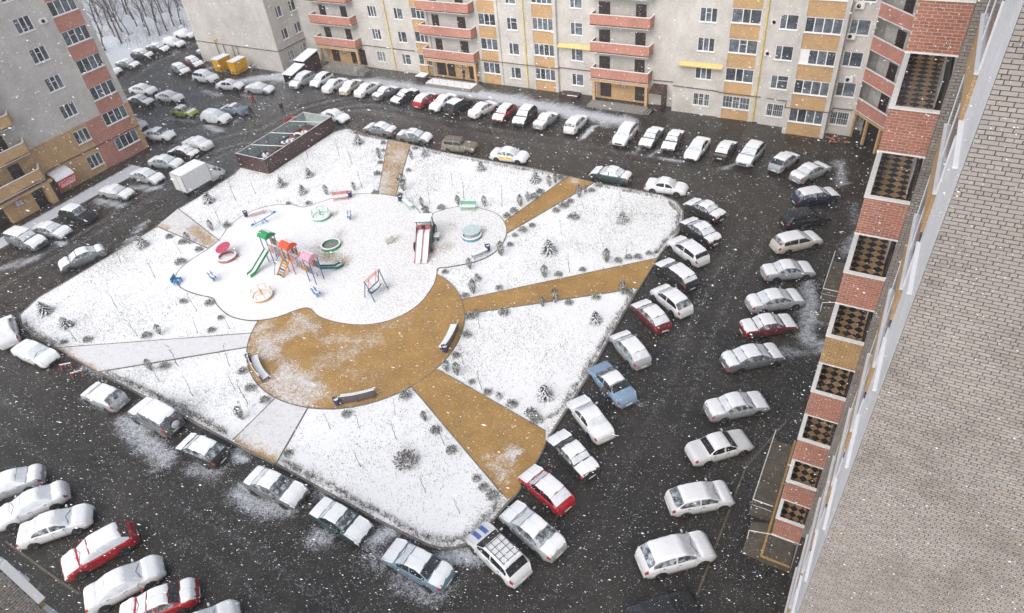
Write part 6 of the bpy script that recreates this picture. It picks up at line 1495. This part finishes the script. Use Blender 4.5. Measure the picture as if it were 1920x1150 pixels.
SP = [((672,270),1.75,'young spruce by the end of the brown enclosure'),((580,331),1.5,'young spruce highest of the three between enclosure and playground'),((529,350),1.6,'young spruce left of the three between enclosure and playground'),((568,363),1.7,'young spruce lowest of the three between enclosure and playground'),
 ((392,379),1.6,'young spruce just below the box truck'),((797,293),1.5,'young spruce right of the top path beside the kerb'),((902,319),1.6,'young spruce below the beige jeep and the taxi'),((1004,341),1.7,'young spruce left of the upper path end'),((1167,416),1.6,'young spruce on the lawn below the dark green sedan'),
 ((1029,474),1.75,'broad spruce in the middle of the right upper lawn'),((1116,604),1.6,'young spruce on the lawn below the middle path'),((1022,745),1.6,'young spruce near the kerb behind the white saloon'),((268,462),1.6,'young spruce beside the slush heap at the upper left lawn'),((86,587),1.6,'upper of two spruces at the left island tip'),
 ((126,613),1.75,'lower of two spruces at the left island tip'),((895,525),1.1,'small spruce between two thujas below the side circle'),((935,745),.9,'small spruce in the lawn corner above the lower path')]
for i, (p, s, lb) in enumerate(SP): plant('spruce', 'spruce', SPR[i % 4], *p, s*.88, lb, 'young spruces on the island')
def ordered(name, cat, meshes, size, region, pts, group):
    pts = sorted(pts); n = len(pts)
    for i, p in enumerate(pts):
        lb = ('%s from the left, %s' % (ORD[i], region)) if n > 1 else region
        plant(name, cat, meshes[i % len(meshes)], *p, size*rs.uniform(.8,1.2), 'slim snow-dusted thuja, '+lb if name == 'thuja' else 'round snow-dusted shrub, '+lb, group)
TH = {'at the upper playground edge':[(613,366),(665,358),(398,433)], 'beside the top path':[(712,298),(772,299)], 'along the side circle':[(792,388),(859,385),(909,388),(940,480)], 'along the upper path':[(976,388),(990,378),(1030,350),(1042,344),(1086,371),(1098,363)],
 'left of the middle path':[(881,505),(888,551),(895,595)], 'along the middle path':[(1137,493),(1021,521),(1017,576),(1041,568),(1167,553)], 'right of the plaza':[(838,697),(858,704)], 'on the lower lawns':[(797,790),(454,787),(285,696),(301,628)], 'below the corner path':[(356,458)]}
for rg_, pts in TH.items(): ordered('thuja', 'thuja', THU, 1.3, rg_, pts, 'thujas '+rg_)
plant('thuja', 'thuja', THU[1], 757, 358, 2.0, 'tallest and broadest thuja, at the lower end of the top path', None)
BL = {'left of the top path':[(708,328),(703,363),(719,270),(719,284),(713,307)], 'right of the top path':[(778,280),(766,321),(750,367)], 'at the upper playground rim':[(541,383),(579,383),(427,425)], 'above the side circle':[(827,392),(800,404),(797,393)], 'on the upper side of the upper path':[(951,407),(964,398),(1001,372),(1013,363),(1053,336)],
 'on the lower side of the upper path':[(1122,350),(1109,359),(1069,380),(1057,388),(1043,397),(998,425),(980,434),(965,443),(956,461)], 'on the upper side of the middle path':[(1159,491),(1092,508),(1047,517),(1178,485),(1196,484),(1217,477),(936,542),(872,557)], 'on the lower side of the middle path':[(1067,570),(1117,560),(1180,551),(881,596),(945,589)],
 'right of the plaza':[(876,630),(855,668),(885,718),(914,738)], 'along the lower path':[(760,744),(817,809),(847,846),(894,899),(907,916),(924,933),(1006,790),(996,777),(960,760)], 'below the plaza':[(650,779),(541,853)], 'left of the plaza':[(456,698),(470,730),(497,753)], 'on the left lawns':[(344,567),(393,571),(414,598),(398,621),(276,632),(165,639),(120,644),(309,689)], 'around the corner path':[(318,446),(343,456),(373,470),(339,494)], 'beside the plaza opening':[(835,512)]}
for rg_, pts in BL.items(): ordered('ball_shrub', 'shrub', BAL, .74, rg_, pts, 'round shrubs '+rg_)
plant('dry_bush', 'bush', DRYB[0], 763, 868, 1.6, 'bare wispy bush in the middle of the lowest lawn', None); plant('dry_bush', 'bush', DRYB[1], 1075, 410, 1.1, 'dark dry bush on the lawn below the upper path', None)
# saplings: bare thin stems
def sapling_mesh(seed):
    r = random.Random(seed); st = MB(); tw = MB(); p = Vector((0,0,-.03)); h = 1.0
    for k in range(5):
        q = p+Vector((r.uniform(-.03,.03), r.uniform(-.03,.03), h/5)); st.tube(p, q, .014-.002*k, .012-.002*k, 5); 
        if k > 1:
            for _ in range(2): d = Vector((r.uniform(-.14,.14), r.uniform(-.14,.14), r.uniform(.08,.2))); tw.tube(q, q+d, .006, .003, 4)
        p = q
    return st.mesh('trunk', M['twig']), tw.mesh('twigs', M['twig'])
SAP = [sapling_mesh(i) for i in (21,22,23,24)]
SA = {'on the lawn around the enclosure':[(442,376),(480,364),(680,353),(660,309),(636,293),(577,295),(413,421)], 'on the lawn between the top and upper paths':[(806,383),(870,373),(941,387),(849,348)], 'on the lawn between the upper and middle paths':[(1164,371),(1053,441),(1067,512),(1174,484)],
 'on the left lawn':[(144,641),(257,630),(371,625),(369,583),(431,617),(219,577),(228,494),(291,522),(339,476)], 'on the lawn below the side path':[(335,687),(431,687),(298,716),(361,742),(441,730),(464,757)], 'on the lowest lawn':[(620,805),(675,804),(741,778),(744,824),(832,832),(677,875),(797,924),(862,963)], 'on the lawn right of the plaza':[(903,730),(869,683),(899,615)]}
for rg_, pts in SA.items():
    pts = sorted(pts)
    for i, p in enumerate(pts):
        w = gp(*p, .12); o = thing('sapling', 'bare thin sapling, %s from the left, %s' % (ORD[i], rg_), 'sapling', (w.x, w.y, .12), rs.uniform(0,6.28), 'saplings '+rg_, rs.uniform(1.5,2.3)); m1, m2 = SAP[i % 4]; link('trunk', m1, o); link('twigs', m2, o)
# dry hedges along the kerbs
def hedge(line, label, dens=26, hgt=.42, off=.0):
    pts = [Vector(gp(*p, .12)) for p in line]; mb = MB(); r = random.Random(len(label)); c0 = pts[0]
    for a, b in zip(pts[:-1], pts[1:]):
        n = int((b-a).length*dens); 
        for k in range(n):
            t = r.random(); cl = .5+.5*mnoise.noise(Vector(((a.x+t*(b.x-a.x))*1.3, (a.y+t*(b.y-a.y))*1.3, 5)))
            if r.random() > .25+cl: continue
            p = a.lerp(b, t)+Vector((r.gauss(0,.12), r.gauss(0,.12), 0))-c0
            for _ in range(4):
                d = Vector((r.gauss(0,.13), r.gauss(0,.13), r.uniform(.5,1.1)*hgt)); w = Vector((r.uniform(-1,1), r.uniform(-1,1), 0)).normalized()*.012; mb.add([p-w, p+w, p+d], [(0,1,2)]); e = p+d*r.uniform(.4,.7); mb.add([e-w*.7, e+w*.7, e+Vector((r.gauss(0,.1), r.gauss(0,.1), .12))], [(0,1,2)])
            if r.random() < .25: mb.m = 1; e = p+Vector((0,0,hgt*.6)); mb.add([e+Vector((.04,0,0)), e+Vector((-.02,.04,.01)), e+Vector((-.02,-.04,0))], [(0,1,2)]); mb.m = 0
    o = thing('dry_hedge', label, 'hedge', tuple(c0), 0, 'dry hedges along the kerbs'); mb.build('twigs', [M['dryleaf'], M['snow']], o)
hedge([(530,866),(601,903),(716,966),(790,1006),(830,1016),(868,1012),(905,978),(935,945)], 'dry purplish hedge along the lowest kerb'); hedge([(200,700),(252,722),(353,772),(425,814)], 'dry hedge along the kerb behind the large grey off-roader'); hedge([(45,608),(70,628),(104,646)], 'short dry hedge at the left island tip')
hedge([(1020,790),(1047,775),(1100,695),(1150,608),(1185,552)], 'dry hedge along the right kerb below the middle path'); hedge([(1225,480),(1250,450),(1270,430),(1272,398),(1255,382)], 'dry hedge around the upper right island corner'); hedge([(655,248),(722,264)], 'dry hedge along the kerb beside the grey sedans'); hedge([(775,277),(830,291),(900,304),(1000,322),(1058,334)], 'dry hedge along the upper kerb behind the taxi', 16); hedge([(1120,349),(1180,360),(1240,372)], 'dry hedge along the kerb behind the white saloon', 16)
# the bare wood beyond the yard
def bare_tree(seed, h):
    r = random.Random(seed); tr = MB(); cr = MB()
    def grow(p, d, L_, rad, lvl):
        n = 3; mbx = tr if lvl == 0 else cr
        for k in range(n):
            q = p+d*(L_/n); mbx.tube(p, q, rad*(1-k*.16), rad*(1-(k+1)*.16), 6 if lvl == 0 else 4 if lvl == 1 else 3, False); p = q; d = (d+Vector((r.gauss(0,.10), r.gauss(0,.10), r.gauss(.03,.05)))).normalized()
            if lvl < 3 and (lvl > 0 or k > 0):
                for _ in range(2 if lvl < 2 else 1):
                    a = r.uniform(0,6.28); s = Vector((math.cos(a), math.sin(a), r.uniform(.25,.9))).normalized(); grow(p, (d*.55+s*.75).normalized(), L_*r.uniform(.45,.65), rad*(1-(k+1)*.16)*.5, lvl+1)
        if lvl < 3: grow(p, (d+Vector((r.gauss(0,.2), r.gauss(0,.2), .1))).normalized(), L_*.55, rad*.45, lvl+1)
    grow(Vector((0,0,-.3)), Vector((r.gauss(0,.06), r.gauss(0,.06), 1)).normalized(), h*.55, h*.017, 0)
    return tr.mesh('trunk', M['twig'], True), cr.mesh('crown', M['twig'])
BT = [bare_tree(40+i, 9) for i in range(5)]
wood = [(227,54),(254,43),(280,65),(299,67),(195,90),(226,77),(203,45),(312,55),(352,30),(338,42),(187,60),(212,30),(245,25),(270,20),(290,35),(320,25),(335,15),(360,14),(300,15),(230,10),(265,5),(185,35),(340,0),(310,2),(375,20),(212,62),(240,62),(268,44),(325,45),(356,44),(200,15),(178,18)]
wood.sort(key=lambda p: -p[1]); front = sorted(wood[:15]); back_ = sorted(wood[15:])
for i, p in enumerate(front+back_):
    lb_ = 'bare tree of the wood, %s from the left in the %s' % ((ORD[i], 'front row') if i < 15 else (ORD[i-15], 'back row'))
    w = gp(*p, 0)
    z = max(0, (-118.5-w.x)*.16); w = gp(*p, min(z, 6)*.8); z = min(6, max(0, (-118.5-w.x)*.16))
    o = thing('bare_tree', lb_, 'tree', (w.x, w.y, z), rs.uniform(0,6.28), 'bare trees of the wood', rs.uniform(.65,1.15))
    for nm, me in zip(('trunk','crown'), BT[i % 5]): link(nm, me, o)
ub = MB(); r = random.Random(3)
for k in range(6500):
    x = r.uniform(-150,-119.5); y = r.uniform(50,135); z = min(6, max(0, (-118.5-x)*.16))
    if mnoise.noise(Vector((x*.12, y*.12, 8))) < -.05: continue
    for _ in range(3): d = Vector((r.gauss(0,.35), r.gauss(0,.35), r.uniform(.5,1.8)*(1.9 if k % 5 == 0 else 1))); w = Vector((r.uniform(-1,1), r.uniform(-1,1), 0)).normalized()*.016; p = Vector((x, y, z)); ub.add([p-w, p+w, p+d], [(0,1,2)])
ub.build('undergrowth', M['dryleaf'], None, kind='stuff', label='bare brown undergrowth of the wood')
# ================================================================ falling snow
rn = np.random.RandomState(9); nfl = 150000
U = rn.rand(nfl, 3); dist = 4.0+34*U[:, 0]**.6; ax_ = (U[:, 1]-.5)*1.8; ay_ = (U[:, 2]-.5)*1.2
C = np.array(EYE)+(CF[None]+CR[None]*ax_[:, None]+CD[None]*ay_[:, None])*dist[:, None]
C = C[(C[:, 2] > 1.0) & ~((C[:, 0] > .9) & (C[:, 1] > 13.6)) & ~((C[:, 0] < -17) & (C[:, 1] < 2.2)) & ~((C[:, 0] > -.3) & (C[:, 1] > 23.3))]
sz = (.0026+.0050*rn.rand(len(C))**3)
wind = np.array([.80, .45, -.42]); wind /= np.linalg.norm(wind); e1 = np.cross(wind, [0, 0, 1]); e1 /= np.linalg.norm(e1); e2 = np.cross(wind, e1)
st = (1.3+2.2*rn.rand(len(C))**2)[:, None]
V = np.stack([C+e1*sz[:, None], C+(-.5*e1+.866*e2)*sz[:, None], C+(-.5*e1-.866*e2)*sz[:, None], C+wind*sz[:, None]*st, C-wind*sz[:, None]*st], 1).reshape(-1, 3)
F = np.array([(0,1,3),(1,2,3),(2,0,3),(1,0,4),(2,1,4),(0,2,4)])
FF = (np.arange(len(C))[:, None, None]*5+F[None]).reshape(-1, 3)
me = bpy.data.meshes.new('falling_snow'); me.vertices.add(len(V)); me.vertices.foreach_set('co', V.astype(np.float32).ravel()); me.loops.add(FF.size); me.loops.foreach_set('vertex_index', FF.astype(np.int32).ravel()); me.polygons.add(len(FF)); me.polygons.foreach_set('loop_start', np.arange(0, FF.size, 3, dtype=np.int32)); me.update(); me.validate()
fm = bpy.data.materials.new('snowflake'); fm.use_nodes = True; fm.node_tree.nodes['Principled BSDF'].inputs['Base Color'].default_value = (.95,.96,.98,1); fm.node_tree.nodes['Principled BSDF'].inputs['Roughness'].default_value = .9
me.materials.append(fm); link('falling_snow', me, None, kind='stuff', label='snowflakes drifting through the air above the yard')

# ================================================================ the snowy air
hz = MB().box(-160, 40, -16, 140, -1.3, 46).build('haze', newmat('haze')[0], None, kind='stuff', label='pale snow haze filling the yard')
t = hz.data.materials[0].node_tree
for n_ in list(t.nodes):
    if n_.type == 'BSDF_PRINCIPLED': t.nodes.remove(n_)
pv = t.nodes.new('ShaderNodeVolumePrincipled'); pv.inputs['Density'].default_value = .00035; pv.inputs['Color'].default_value = (.93,.95,.98,1); pv.inputs['Anisotropy'].default_value = .0
t.links.new(pv.outputs[0], t.nodes['Material Output'].inputs['Volume'])
